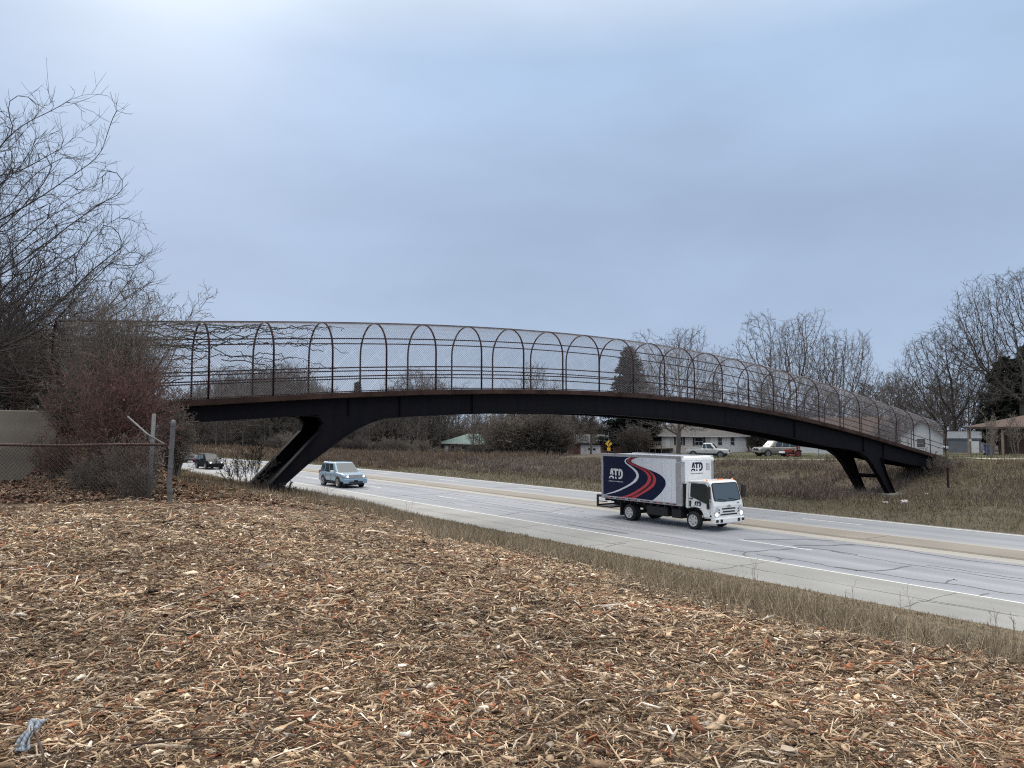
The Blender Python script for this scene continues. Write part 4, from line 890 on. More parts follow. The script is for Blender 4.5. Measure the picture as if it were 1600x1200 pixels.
# vine over the cage
vine = thing('climbing_vine', 'leafless climbing vine tangled over the cage top near the left end', 'vine', (6, YB + 1.2, 8.2))
mb = MB(); lb = MB(); rn = random.Random(9)
def cage(x, t):
    t = min(max(t, 0), Ptot); return Vector((x, YB + float(np.interp(t, arcl, [p[0] for p in PR])), DZ(x) + float(np.interp(t, arcl, [p[1] for p in PR])) + .02)) - Vector((6, YB + 1.2, 8.2))
for k in range(56):
    x = rn.uniform(2.0, 8.8) if k % 3 else rn.uniform(1.5, 5); t = rn.uniform(1.55, 2.9) if k % 4 else rn.uniform(.7, 1.6); dx = rn.choice((1, 1, 1, -1)) * .16; pts = []
    for s_ in range(rn.randrange(10, 30)):
        pts.append(cage(x, t) + Vector((0, 0, rn.uniform(0, .06)))); x += dx * rn.uniform(.6, 1.4); t += rn.gauss(.0, .07)
        if x < 1.4 or x > 11.5: break
        if rn.random() < .22:
            c = pts[-1].copy(); e = c + Vector((rn.gauss(0, .15), rn.gauss(0, .06), rn.uniform(.02, .2))); mb.tube([c, c.lerp(e, .5) + Vector((.03, 0, .02)), e], .005, 3, cap=False)
        if rn.random() < .14:
            c = pts[-1] + Vector((0, -.02, -rn.uniform(.0, .08))); a_ = rn.gauss(0, .04); lb.add([c, c + Vector((.018 + a_ * .5, 0, -.05)), c + Vector((a_, .01, -.11)), c + Vector((-.014 + a_ * .5, 0, -.05))], [(0, 1, 2, 3)])
    if len(pts) > 2: mb.tube(pts, rn.uniform(.009, .018), 4, cap=False)
mb.build('stem', M['vine'], vine, fix=False); lb.build('leaves', M['vine'], vine, fix=False)
# ------------------------------------------------------------------ vehicles
def wheel(par, x, y, r, w, rim='rim', side=1, name='wheel', dish=.03):
    o = bpy.data.objects.new(name, None)
    mb = MB(); h = w / 2
    mb.lathe([(-h, r * .62), (-h, r * .90), (-h * .75, r * .985), (0, r), (h * .75, r * .985), (h, r * .90), (h, r * .64), (-h, r * .64)], (0, 0, 0), 'y', 22, False)
    t = mb.build(name, M['tyre'], par, smooth=False); t.location = (x, y, r)
    mb = MB(); a = side * h
    mb.lathe([(a * .80, .04), (a * .80, r * .22), (a * .45, r * .30), (a * .45, r * .52), (a * 1.04, r * .60), (a * 1.04, r * .66), (a * .3, r * .655)], (0, 0, 0), 'y', 18)
    for k in range(6):
        an = k * math.pi / 3; mb.box((r * .40 * math.cos(an), a * .82, r * .40 * math.sin(an)), (r * .44, w * .16, r * .17), mtx=Matrix.Rotation(-an, 3, 'Y'))
    mb.build('rim', M[rim], t)
    bpy.data.objects.remove(o)
    return t
def car(name, label, loc, rotz, p, group=None):
    t = thing(name, label, p.get('cat', 'car'), loc, rotz, group); hw = p['w'] / 2; R_ = p['r']
    mb = MB(); rings = []
    for x, zb, zt, k in p['body']:
        a = hw * k; half = [(a * .86, zb), (a * .985, zb + .10), (a, zb + (zt - zb) * .5), (a * .985, zt - .09), (a * .91, zt)]
        rings.append([(x, y, z) for y, z in half] + [(x, -y, z) for y, z in reversed(half)])
    for i in range(len(rings) - 1):
        for j in range(10): mb.add([rings[i][j], rings[i][(j + 1) % 10], rings[i + 1][(j + 1) % 10], rings[i + 1][j]], [(0, 1, 2, 3)])
    mb.add(rings[0], [tuple(range(10))]); mb.add(rings[-1], [tuple(range(10))])
    bm_ = bmesh.new(); o = mb.build('body', M[p['paint']], t)
    bm_.from_mesh(o.data); bmesh.ops.remove_doubles(bm_, verts=bm_.verts, dist=1e-4); bmesh.ops.recalc_face_normals(bm_, faces=bm_.faces); bm_.to_mesh(o.data); bm_.free()
    b = o.modifiers.new('bevel', 'BEVEL'); b.width = .07; b.segments = 3; b.limit_method = 'ANGLE'; b.angle_limit = R(22)
    xb0, xb1, xr0, xr1, z0, z1, h0, h1 = p['cab']
    B = {('b', 0): (xb0, h0, z0), ('b', 1): (xb1, h0, z0), ('t', 0): (xr0, h1, z1), ('t', 1): (xr1, h1, z1)}
    mb = MB(); vs = [(xb0, -h0, z0), (xb1, -h0, z0), (xb1, h0, z0), (xb0, h0, z0), (xr0, -h1, z1), (xr1, -h1, z1), (xr1, h1, z1), (xr0, h1, z1)]
    mb.add(vs, [(3, 2, 1, 0), (4, 5, 6, 7), (0, 1, 5, 4), (1, 2, 6, 5), (2, 3, 7, 6), (3, 0, 4, 7)]); mb.build('cabin', M[p['paint']], t, bevel=.15, seg=4)
    def plate(nm, q, m, off=.012, th=.012):
        q = [Vector(v) for v in q]; n_ = (q[1] - q[0]).cross(q[3] - q[0]).normalized(); c = sum(q, Vector()) / 4
        if n_.dot(c - Vector((0, 0, z0 * .6))) < 0: n_ = -n_
        mb = MB(); mb.add([v + n_ * off for v in q] + [v + n_ * (off - th * 1.6) for v in q], [(0, 1, 2, 3), (7, 6, 5, 4), (0, 4, 5, 1), (1, 5, 6, 2), (2, 6, 7, 3), (3, 7, 4, 0)])
        return mb.build(nm, M[m], t)
    lp = lambda a, b, f: tuple(a[i] + (b[i] - a[i]) * f for i in range(3))
    for sgn in (1, -1):
        bR, bF, tR, tF = (xb0, sgn * h0, z0), (xb1, sgn * h0, z0), (xr0, sgn * h1, z1), (xr1, sgn * h1, z1)
        for u0, u1 in p['wins']:
            q = [lp(lp(bR, bF, u0), lp(tR, tF, u0), .08), lp(lp(bR, bF, u1), lp(tR, tF, u1), .08), lp(lp(bR, bF, u1), lp(tR, tF, u1), .84), lp(lp(bR, bF, u0), lp(tR, tF, u0), .84)]
            plate('side_window', q, 'glass')
    def cross(x0, x1, nm, m, e=.07, lo=.06, hi=.9):
        a, b_, c, d = (x0, -h0, z0), (x0, h0, z0), (x1, h1, z1), (x1, -h1, z1)
        q = [lp(lp(a, b_, e), lp(d, c, e), lo), lp(lp(a, b_, 1 - e), lp(d, c, 1 - e), lo), lp(lp(a, b_, 1 - e), lp(d, c, 1 - e), hi), lp(lp(a, b_, e), lp(d, c, e), hi)]
        plate(nm, q, m)
    cross(xb1, xr1, 'windscreen', p.get('ws', 'wglass')); cross(xb0, xr0, 'rear_window', 'glass')
    for x in p['axles']:
        for sgn in (1, -1):
            mb = MB(); mb.lathe([(-.06, R_ * 1.17), (.006, R_ * 1.17)] if sgn > 0 else [(.06, R_ * 1.17), (-.006, R_ * 1.17)], (x, sgn * hw * 1.0, R_ * 1.02), 'y', 22); mb.build('wheel_arch', M['black'], t)
            wheel(t, x, sgn * (hw - .095), R_, .24, p.get('rim', 'rim'), sgn)
    xf = p['body'][-1][0]; xr = p['body'][0][0]; zt = p['body'][-1][2]; kf = p['body'][-1][3]
    hl = p.get('hl', (.52, .93, .72, .92))
    for sgn in (1, -1):
        mb = MB(); mb.bb((xf - .16, sgn * hw * kf * hl[0], hl[2]), (xf + .025, sgn * hw * kf * hl[1], hl[3])); h_ = mb.build('headlight', M['lens'], t, bevel=.02)
        if p.get('lit'):
            mb = MB(); yc = sgn * hw * kf * (hl[0] * .6 + hl[1] * .4); mb.lathe([(xf + .02, .075), (xf + .034, .065)], (0, yc, (hl[2] + hl[3]) / 2), 'x', 12); mb.build('bulb', M['lamp'], h_)
        mb = MB(); mb.bb((xr - .012, sgn * hw * .74, p.get('tl', .85)), (xr + .2, sgn * hw * .955, p.get('tl', .85) + .3)); mb.build('tail_light', M['red'], t, bevel=.015)
        mb = MB(); mz = z0 + .10; mb.box((xb1 - p.get('mx', .45), sgn * (hw + .12), mz + .03), (.11, .24, .16)); mb.bb((xb1 - p.get('mx', .45) - .03, sgn * (hw - .12), mz - .05), (xb1 - p.get('mx', .45) + .03, sgn * (hw + .06), mz + .0)); mb.build('wing_mirror', M[p.get('mirror', p['paint'])], t, bevel=.03)
        mb = MB()
        for hx in p.get('handles', ()): mb.box((hx, sgn * (hw + .008), z0 - .16), (.2, .03, .035))
        if p.get('handles'): mb.build('door_handle', M['chrome' if p['paint'] != 'blackpaint' else 'black'], t)
    g = p['grille']; mb = MB(); mb.bb((xf - .05, -g[0], g[1]), (xf + .022, g[0], g[2])); gr = mb.build('grille', M[p.get('gm', 'black')], t, bevel=.015)
    if p.get('gbar'):
        mb = MB()
        for z in np.linspace(g[1], g[2], p['gbar'] + 2)[1:-1]: mb.bb((xf + .018, -g[0] * .96, z - .012), (xf + .034, g[0] * .96, z + .012))
        mb.bb((xf + .01, -g[0] * 1.03, g[2] - .02), (xf + .03, g[0] * 1.03, g[2] + .03)); mb.build('grille_bar', M['chrome'], gr)
    mb = MB(); bz = p.get('bump', (.34, .62)); mb.bb((xf - .12, -hw * .93, bz[0]), (xf + .09, hw * .93, bz[1])); bu = mb.build('front_bumper', M[p.get('bm', p['paint'])], t, bevel=.05)
    mb = MB(); mb.bb((xf + .05, -hw * .55, bz[0] + .03), (xf + .097, hw * .55, bz[0] + (bz[1] - bz[0]) * .42)); mb.build('intake', M['black'], bu)
    mb = MB(); mb.bb((xr - .08, -hw * .93, bz[0] + .05), (xr + .1, hw * .93, bz[1] + .02)); mb.build('rear_bumper', M[p.get('bm', p['paint'])], t, bevel=.05)
    if p.get('rack'):
        mb = MB()
        for sgn in (1, -1): mb.tube([(xr0 + .2, sgn * h1 * .86, z1 + .01), (xr0 + .3, sgn * h1 * .86, z1 + .07), (xr1 - .35, sgn * h1 * .86, z1 + .07), (xr1 - .2, sgn * h1 * .86, z1 + .01)], .022, 6)
        for x in (xr0 + .6, xr1 - .8): mb.tube([(x, -h1 * .86, z1 + .07), (x, h1 * .86, z1 + .07)], .018, 6)
        mb.build('roof_rack', M['black'], t)
    mb = MB(); mb.bb((xr + .3, -hw * .8, .22), (xf - .3, hw * .8, .42)); mb.build('underbody', M['under'], t)
    if p.get('step'):
        mb = MB()
        for sgn in (1, -1): mb.bb((p['axles'][0] + R_ + .15, sgn * (hw - .1), .34), (p['axles'][1] - R_ - .15, sgn * (hw + .04), .40))
        mb.build('running_board', M['black'], t)
    if p.get('low'):
        mb = MB()
        for sgn in (1, -1): mb.bb((p['axles'][0] + R_ * 1.2, sgn * (hw - .03), .38), (p['axles'][1] - R_ * 1.2, sgn * (hw + .012), .72))
        mb.build('side_cladding', M[p['low']], t)
    # door seams
    mb = MB()
    for sx in p.get('seams', ()):
        for sgn in (1, -1): mb.bb((sx - .006, sgn * (hw - .06), .48), (sx + .006, sgn * (hw + .003), z0 - .06))
    if p.get('seams'): mb.build('door_seam', M['black'], t)
    return t
SUV = dict(cat='SUV', w=2.0, r=.40, paint='blue', lit=True, rack=True, step=True, axles=(-1.5, 1.45),
           body=[(-2.52, .55, .92, .90), (-2.44, .42, 1.10, .97), (-1.6, .40, 1.14, 1.), (.75, .40, 1.14, 1.), (1.0, .40, 1.16, 1.), (1.8, .40, 1.11, .99), (2.2, .42, 1.05, .97), (2.42, .46, .98, .92), (2.51, .52, .90, .84)],
           cab=(-2.38, 1.20, -2.08, .26, 1.08, 1.88, .95, .77), wins=[(.035, .27), (.32, .57), (.61, .84)], hl=(.62, 1.0, .76, 1.0), grille=(.52, .76, .99), gm='alum', gbar=3, bump=(.36, .72), mx=.55, mirror='white', tl=.9, seams=(-.95, .05, 1.05), handles=(-.75, .25))
suv = car('passenger_suv', 'light blue SUV with roof rack in the nearest lane', (24.05, 57.0, 0), R(-90), SUV)
mb = MB(); text_mb(mb, 'GMC', .17, lambda x, y, d: (2.5 + .04 + d, x, .82 + y)); gr = [c for c in suv.children if c.name.startswith('grille')][0]; mb.build('lettering', M['red'], gr)
mb = MB(); mb.bb((2.585, -.16, .47), (2.60, .16, .60)); mb.build('license_plate', M['palew'], suv)
CROSS = dict(cat='SUV', ws='glass', w=1.82, r=.35, paint='blackpaint', lit=True, rack=True, axles=(-1.42, 1.38),
             body=[(-2.28, .5, .85, .88), (-2.2, .36, 1.0, .96), (-1.4, .34, 1.03, 1.), (.8, .34, 1.02, 1.), (1.3, .34, 1.0, .99), (1.95, .36, .92, .95), (2.22, .42, .84, .86)],
             cab=(-2.15, 1.2, -1.85, .3, .98, 1.66, .86, .68), wins=[(.05, .27), (.31, .55), (.59, .85)], hl=(.60, 1.0, .66, .86), grille=(.5, .60, .78), gbar=1, bump=(.30, .60), mx=.6, tl=.85, seams=(-.9, .05, 1.0), handles=(-.7, .25))
car('passenger_suv', 'black crossover SUV with lit headlights following far down the road', (22.15, 90.0, 0), R(-90) + .09, CROSS)
PK = dict(cat='SUV', ws='glass', w=1.95, r=.38, paint='darkpaint', lit=False, axles=(-1.5, 1.5),
          body=[(-2.5, .5, .95, .9), (-2.4, .4, 1.1, .97), (-1.4, .38, 1.12, 1.), (.8, .38, 1.12, 1.), (1.3, .38, 1.12, 1.), (2.2, .4, 1.04, .96), (2.45, .46, .96, .88)],
          cab=(-2.3, 1.2, -2.0, .35, 1.08, 1.85, .92, .74), wins=[(.05, .27), (.31, .55), (.59, .85)], hl=(.62, 1.0, .74, .94), grille=(.55, .7, .92), gbar=2, gm='black', bump=(.34, .66), bm='alum', mx=.6, tl=.9, seams=(-.9, .05, 1.0))
car('passenger_suv', 'dark plum SUV behind the black crossover, farthest vehicle on the road', (23.75, 110.0, 0), R(-90) + .14, PK)
def ahead(th): return -YAW + R(th)
# parked silver pickup
gp = ground_at(1106, 91.5)
PICK = dict(cat='pickup truck', w=1.78, r=.37, paint='silver', axles=(-1.62, 1.5), rim='rim',
            body=[(-2.52, .52, 1.06, .94), (-2.45, .48, 1.08, .98), (-.62, .46, 1.08, 1.), (-.60, .44, 1.08, 1.), (1.0, .44, 1.08, 1.), (1.3, .44, 1.06, 1.), (2.2, .46, 1.0, .97), (2.42, .5, .92, .9)],
            cab=(-.66, 1.05, -.5, .48, 1.04, 1.72, .84, .68), wins=[(.06, .30), (.36, .80)], hl=(.62, 1.0, .74, .92), grille=(.5, .72, .92), gbar=1, bump=(.42, .66), bm='silver', mx=.42, tl=.8, seams=(-.25, .85), handles=(-.05,), mirror='black')
pk = car('parked_pickup', 'silver white extended cab pickup parked in front of the white house', (gp[0], gp[1], gp[2] + .04), ahead(-22), PICK)
mb = MB()
mb.bb((-2.34, -.74, 1.05), (-.74, .74, 1.086)); mb.build('cargo_bed', M['under'], pk)
mb = MB()
for y in (-.8, .8): mb.bb((-2.48, y - .06, 1.07), (-.68, y + .06, 1.12))
mb.bb((-2.52, -.8, 1.07), (-2.44, .8, 1.12)); mb.build('bed_rail', M['silver'], pk, bevel=.01)
gp = ground_at(1211, 93)
BIG = dict(cat='SUV', w=2.0, r=.40, paint='beige', axles=(-1.65, 1.6), low='beige_low',
           body=[(-2.72, .55, .95, .9), (-2.64, .44, 1.12, .97), (-1.6, .42, 1.14, 1.), (.85, .42, 1.14, 1.), (1.2, .42, 1.16, 1.), (2.35, .44, 1.1, .98), (2.6, .5, 1.0, .9)],
           cab=(-2.6, 1.3, -2.38, .55, 1.1, 1.90, .94, .77), wins=[(.03, .30), (.34, .58), (.62, .85)], hl=(.62, 1.0, .78, .96), grille=(.55, .74, .96), gbar=1, bump=(.42, .7), bm='beige', mx=.55, tl=.9, seams=(-.9, .1, 1.1), handles=(-.7, .3), rack=True)
car('parked_suv', 'long beige SUV parked on the lawn behind the red tractor', (gp[0], gp[1], gp[2] + .04), ahead(193), BIG)
gp = ground_at(1340, 88)
SED = dict(cat='car', w=1.8, r=.33, paint='palew', axles=(-1.35, 1.35), body=[(-2.3, .5, .85, .88), (-2.2, .34, .98, .96), (-1.2, .32, 1.0, 1.), (.9, .32, .96, 1.), (1.9, .34, .85, .96), (2.25, .42, .76, .86)],
           cab=(-1.75, 1.1, -1.05, .3, .93, 1.42, .83, .64), wins=[(.12, .46), (.52, .86)], hl=(.6, 1.0, .6, .76), grille=(.4, .5, .66), bump=(.28, .56), mx=.5, tl=.75, seams=(-.2, .9))
car('parked_car', 'pale sedan half hidden behind the right footbridge legs', (gp[0], gp[1], gp[2] + .04), ahead(198), SED)
gp = ground_at(1450, 101)
car('parked_car', 'white sedan beside the white garage behind the bridge end', (gp[0], gp[1], gp[2] + .04), ahead(-12), SED)
# red garden tractor
gp = ground_at(1238, 84)
tr = thing('garden_tractor', 'small red garden tractor with a tall rear frame on the far lawn', 'tractor', (gp[0], gp[1], gp[2] + .03), ahead(185), scale=.82)
mb = MB(); mb.prism([(.25, .55), (1.25, .55), (1.3, .62), (1.28, .95), (1.2, 1.0), (.25, 1.06)], lambda x, z: (x, -.24, z), lambda x, z: (x, .24, z)); mb.build('hood', M['tractor'], tr, bevel=.04)
mb = MB(); mb.bb((-.55, -.16, .42), (1.2, .16, .6)); mb.build('frame', M['under'], tr)
for s_ in (1, -1):
    wheel(tr, -.45, s_ * .5, .46, .26, 'tractor', s_); wheel(tr, .95, s_ * .42, .27, .15, 'tractor', s_)
    mb = MB(); mb.prism([(-.95, .62), (-.9, .85), (-.65, .98), (-.25, .98), (0, .8), (.05, .55), (0, .55), (-.06, .76), (-.28, .93), (-.62, .93), (-.86, .8), (-.9, .62)], lambda x, z: (x, s_ * .36, z), lambda x, z: (x, s_ * .66, z)); mb.build('fender', M['tractor'], tr)
mb = MB(); mb.bb((-.62, -.2, .86), (-.22, .2, .96)); mb.box((-.62, 0, 1.14), (.08, .4, .42)); mb.build('seat', M['black'], tr, bevel=.03)
mb = MB(); mb.tube([(.2, 0, .95), (.02, 0, 1.2)], .02, 6); mb.tube([(.02 + .06 * math.sin(a), .18 * math.cos(a), 1.2 + .14 * math.sin(a)) for a in np.linspace(0, 6.283, 17)], .016, 5); mb.build('steering_wheel', M['black'], tr)
mb = MB(); mb.tube([(-.75, -.42, .6), (-.78, -.42, 1.75), (-.78, -.36, 1.82), (-.78, .36, 1.82), (-.78, .42, 1.75), (-.75, .42, .6)], .03, 8); mb.build('roll_bar', M['black'], tr)
mb = MB(); mb.prism([(-.05, .14), (.7, .14), (.72, .3), (-.05, .34)], lambda x, z: (x, -.62, z), lambda x, z: (x, .62, z)); mb.build('mower_deck', M['tractor'], tr, bevel=.03)
mb = MB(); mb.bb((1.25, -.5, .5), (1.75, .5, .56)); mb.bb((1.3, -.45, .56), (1.7, .45, .72)); mb.build('front_tray', M['palew'], tr, bevel=.02)
# ------------------------------------------------------------------ box truck
tk = thing('box_truck', 'white and navy delivery box truck with red and white swoosh on its side', 'truck', (27.60, 23.6, 0), R(-90))
BX0, BX1, BZ0, BZ1, BW = -5.95, -.60, .98, 3.25, 1.10
mb = MB(); mb.bb((BX0, -BW, BZ0 + .1), (BX1, BW, BZ1 - .05)); box = mb.build('cargo_box', M['palew'], tk, bevel=.02)
mb = MB(); mb.bb((BX1, -BW + .2, 1.1), (BX1 + .09, BW - .2, BZ1 - .22)); mb.build('front_panel', M['white'], box, bevel=.04)
mb = MB(); mb.prism([(BX1, BZ1 - .30), (BX1 + .06, BZ1 - .28), (BX1 + .10, BZ1 - .2), (BX1 + .06, BZ1 - .08), (BX1 - .04, BZ1 - .01), (BX1 - .3, BZ1 + .0), (BX1 - .3, BZ1 - .06), (BX1, BZ1 - .1)], lambda x, z: (x, -BW + .02, z), lambda x, z: (x, BW - .02, z)); mb.build('roof_nose', M['white'], box, bevel=.02)
for s_ in (1, -1):
    mb = MB(); mb.bb((BX0, s_ * (BW + .012), BZ1 - .13), (BX1 + .02, s_ * (BW - .03), BZ1)); mb.bb((BX0, s_ * (BW + .012), BZ0), (BX1, s_ * (BW - .03), BZ0 + .13)); mb.bb((BX0 - .012, s_ * (BW + .014), BZ0 + .005), (BX0 + .11, s_ * (BW - .03), BZ1 - .005))
    mb.bb((BX1 - .30, s_ * (BW + .016), BZ0 + .002), (BX1 + .03, s_ * (BW - .21), BZ1 - .31)); mb.build('frame_trim', M['alum'], box, bevel=.012)
    mb = MB(); mb.bb((BX1 - .29, s_ * (BW + .02), BZ1 - .31), (BX1 + .05, s_ * (BW - .19), BZ1 + .004)); mb.build('corner_cap', M['rim'], box, bevel=.06)
    mb = MB()
    for k in range(12): x = BX0 + .25 + k * .42; mb.bb((x, s_ * (BW + .013), BZ0 + .045), (x + .2, s_ * (BW + .017), BZ0 + .085))
    mb.cur = 1
    for k in range(6): x = BX0 + .46 + k * .84; mb.bb((x, s_ * (BW + .013), BZ0 + .045), (x + .2, s_ * (BW + .0175), BZ0 + .085))
    mb.build('reflector_tape', [M['black'], M['red']], box)
mb = MB(); mb.bb((BX0 - .02, -BW + .1, BZ0 + .15), (BX0 + .01, BW - .1, BZ1 - .15)); 
for z in np.linspace(1.4, 2.9, 4): mb.bb((BX0 - .03, -BW + .1, z), (BX0 - .018, BW - .1, z + .02))
mb.build('rear_door', M['white'], box)
for s_ in (-1, 1):
    mb = MB()
    for x in np.arange(BX0 + .5, BX1 - .35, .61): mb.bb((x - .004, s_ * (BW - .01), BZ0 + .14), (x + .004, s_ * (BW + .0022), BZ1 - .14))
    mb.build('panel_seam', M['alum'], box)
    mb = MB()
    for x in np.arange(BX0 + .2, BX1 - .1, .15): mb.box((x, s_ * (BW + .013), BZ1 - .035), (.018, .008, .018)); mb.box((x, s_ * (BW + .013), BZ0 + .018), (.018, .008, .018))
    mb.build('rivet', M['rim'], box)
# side graphic; points were read off the enlarged panel and laid out on the side in metres
G00, G10, G11, G01 = (205, 180), (1065, 235), (1045, 800), (180, 670)
def gxy(px, py):
    u, v = .5, .5
    for _ in range(30):
        X_ = (1 - u) * (1 - v) * G00[0] + u * (1 - v) * G10[0] + u * v * G11[0] + (1 - u) * v * G01[0]; Y_ = (1 - u) * (1 - v) * G00[1] + u * (1 - v) * G10[1] + u * v * G11[1] + (1 - u) * v * G01[1]
        u += (px - X_) / 870; v += (py - Y_) / 530
    up_ = u * 1.10 / (1 + .10 * u)                                # undo the perspective shortening along the side
    return min(max(up_, 0), 1), min(max(v, 0), 1)
PX0, PX1, PZ0, PZ1 = BX0 + .125, BX1 - .31, BZ0 + .14, BZ1 - .14
def gpt(px, py): u, v = gxy(px, py); return (PX0 + u * (PX1 - PX0), PZ1 - v * (PZ1 - PZ0))
def smooth(pts, n=5):
    P = [Vector(p) for p in pts]; P = [P[0] * 2 - P[1]] + P + [P[-1] * 2 - P[-2]]; out = []
    for i in range(1, len(P) - 2):
        for j in range(n):
            t = j / n; out.append(.5 * ((2 * P[i]) + (P[i + 1] - P[i - 1]) * t + (2 * P[i - 1] - 5 * P[i] + 4 * P[i + 1] - P[i + 2]) * t * t + (3 * P[i] - P[i - 1] - 3 * P[i + 1] + P[i + 2]) * t ** 3))
    return out + [P[-2]]
def ribbon(L_, R_, m, lay, nm):
    a = smooth([gpt(*p) for p in L_]); b = smooth([gpt(*p) for p in R_]); k = 40
    def res(c):
        s = [0]
        for i in range(len(c) - 1): s.append(s[-1] + (c[i + 1] - c[i]).length)
        return [Vector((np.interp(t * s[-1], s, [q.x for q in c]), np.interp(t * s[-1], s, [q.y for q in c]))) for t in np.linspace(0, 1, k)]
    a, b = res(a), res(b); cl = lambda q: (min(max(q.x, PX0), PX1), min(max(q.y, PZ0), PZ1))
    for s_ in (-1, 1):
        mb = MB()
        for i in range(k - 1):
            q = [cl(a[i]), cl(b[i]), cl(b[i + 1]), cl(a[i + 1])]
            mb.add([(x, s_ * (BW + lay), z) for x, z in q], [(0, 1, 2, 3)])
        mb.build(nm, M[m], box)
navR = [(650, 180), (645, 205), (560, 216), (530, 238), (545, 265), (620, 308), (700, 345), (800, 390), (870, 430), (920, 480), (937, 530), (930, 580), (900, 630), (850, 690), (770, 765)]
navL = [(205, 180), (203, 230), (200, 300), (197, 360), (193, 430), (190, 480), (187, 540), (184, 600), (182, 650), (180, 670)]
ribbon(navL, navR, 'navy', .003, 'navy_panel')
ribbon([(520, 203), (480, 222), (458, 250), (475, 285), (530, 335), (572, 380), (592, 420), (588, 455), (560, 495), (500, 543), (430, 580), (330, 622), (180, 664)],
       [(530, 208), (495, 226), (472, 252), (492, 282), (548, 325), (602, 378), (622, 430), (616, 468), (586, 512), (530, 552), (442, 596), (340, 637), (181, 672)], 'palew', .006, 'white_stripe')
ribbon([(530, 204), (502, 225), (488, 248), (500, 272), (560, 312), (640, 352), (700, 402), (726, 442), (726, 490), (700, 540), (640, 592), (560, 640), (470, 682), (385, 704)],
       [(640, 205), (548, 222), (520, 246), (540, 272), (620, 308), (730, 365), (800, 430), (826, 490), (816, 540), (780, 592), (705, 645), (620, 692), (545, 730), (540, 732)], 'maroon', .006, 'maroon_stripe')
ribbon([(530, 206), (504, 226), (490, 248), (502, 271), (560, 311), (640, 351), (700, 401), (726, 441), (726, 490), (700, 540), (640, 591), (560, 640), (470, 681), (385, 704)],
       [(540, 210), (514, 232), (502, 250), (518, 271), (582, 309), (672, 355), (736, 408), (764, 455), (762, 508), (735, 553), (690, 594), (610, 646), (530, 690), (440, 716)], 'red', .009, 'red_stripe')
ribbon([(575, 215), (532, 232), (512, 250), (528, 272), (604, 309), (700, 356), (768, 415), (792, 468), (786, 520), (756, 566), (705, 610), (625, 660), (540, 700), (475, 722)],
       [(592, 216), (545, 234), (520, 250), (538, 272), (618, 309), (730, 365), (800, 430), (826, 490), (816, 540), (782, 592), (705, 645), (622, 692), (560, 724), (545, 730)], 'red', .009, 'red_stripe')
# lettering: a stencil A, T and D cut by a sweeping gap, and the small line below
GLY = [[(.30, 1), (.54, 1), (.67, .40), (.47, .36), (.44, .62), (.40, .66), (.36, .40), (.14, .42)], [(0, 0), (.08, .20), (.30, .29), (.52, .28), (.70, .20), (.74, 0), (.54, 0), (.52, .10), (.32, .15), (.20, .12), (.18, 0)],
       [(.62, 1), (1.34, 1), (1.34, .80), (1.10, .80), (1.10, .30), (.88, .34), (.88, .80), (.66, .80)], [(.88, .21), (1.10, .17), (1.10, 0), (.88, 0)],
       [(1.40, 1), (1.66, 1), (1.88, .90), (2.0, .68), (2.0, .34), (1.88, .12), (1.66, 0), (1.40, 0), (1.40, .20), (1.62, .20), (1.75, .32), (1.77, .5), (1.75, .68), (1.62, .80), (1.40, .80)], [(1.40, .80), (1.58, .80), (1.58, .36), (1.40, .34)]]
def logo(mb, h, fn):
    for g in GLY:
        mb.prism(g, lambda x, y: fn((x - 1) * h, y * h, .004), lambda x, y: fn((x - 1) * h, y * h, 0))
LX, LZ = gpt(345, 470)
for s_ in (-1, 1):
    mb = MB(); logo(mb, .50, lambda x, y, d: (LX + (-s_ * x if s_ > 0 else x), s_ * (BW + .012 + d), LZ + y)); text_mb(mb, 'AMERICAN TIRE DISTRIBUTORS', .075, lambda x, y, d: (LX + (-s_ * x if s_ > 0 else x), s_ * (BW + .012 + d), LZ - .16 + y)); mb.build('lettering', M['white'], box)
mb = MB(); logo(mb, .40, lambda x, y, d: (BX1 + .093 + d, -.12 + x, 2.55 + y)); text_mb(mb, 'AMERICAN TIRE DISTRIBUTORS', .06, lambda x, y, d: (BX1 + .093 + d, -.12 + x, 2.42 + y)); mb.build('lettering', M['navy'], box)
mb = MB()
for k in range(3): mb.bb((BX1 + .092, .52 + k * .09, 2.62), (BX1 + .098, .57 + k * .09, 2.9))
mb.bb((BX1 + .092, .5, 2.58), (BX1 + .098, .78, 2.605)); mb.build('placard', M['alum'], box)
# cab
cabP = [(-.45, .95), (-.46, 1.95), (-.40, 2.10), (-.28, 2.17), (.62, 2.21), (.84, 2.18), (.93, 2.08), (1.13, 1.32), (1.18, 1.12), (1.18, .62), (1.14, .55), (.60, .55), (.57, .70), (.47, .86), (.30, .97), (.10, 1.0), (-.15, .98), (-.34, .90)]
def cy(x, z, s_): return (x, s_ * (1.0 - .085 * max(0, z - 1.15)), z)
mb = MB(); mb.prism(cabP, lambda x, z: cy(x, z, -1), lambda x, z: cy(x, z, 1)); cab = mb.build('cab', M['white'], tk, bevel=.05, seg=3)
mb = MB(); 
def slab(mb, pts3, n_, th=.012):
    n_ = Vector(n_).normalized(); q = [Vector(p) for p in pts3]; k = len(q); mb.add([p + n_ * th for p in q] + [p - n_ * th for p in q], [tuple(range(k)), tuple(range(2 * k - 1, k - 1, -1))] + [(i, (i + 1) % k, k + (i + 1) % k, k + i) for i in range(k)])
def wsx(z): return .93 + (2.08 - z) * (1.13 - .93) / (2.08 - 1.32)
ws = [(-.80, 1.36), (-.84, 1.45), (-.80, 2.0), (-.74, 2.06), (.74, 2.06), (.80, 2.0), (.84, 1.45), (.80, 1.36), (.4, 1.31), (-.4, 1.31)]
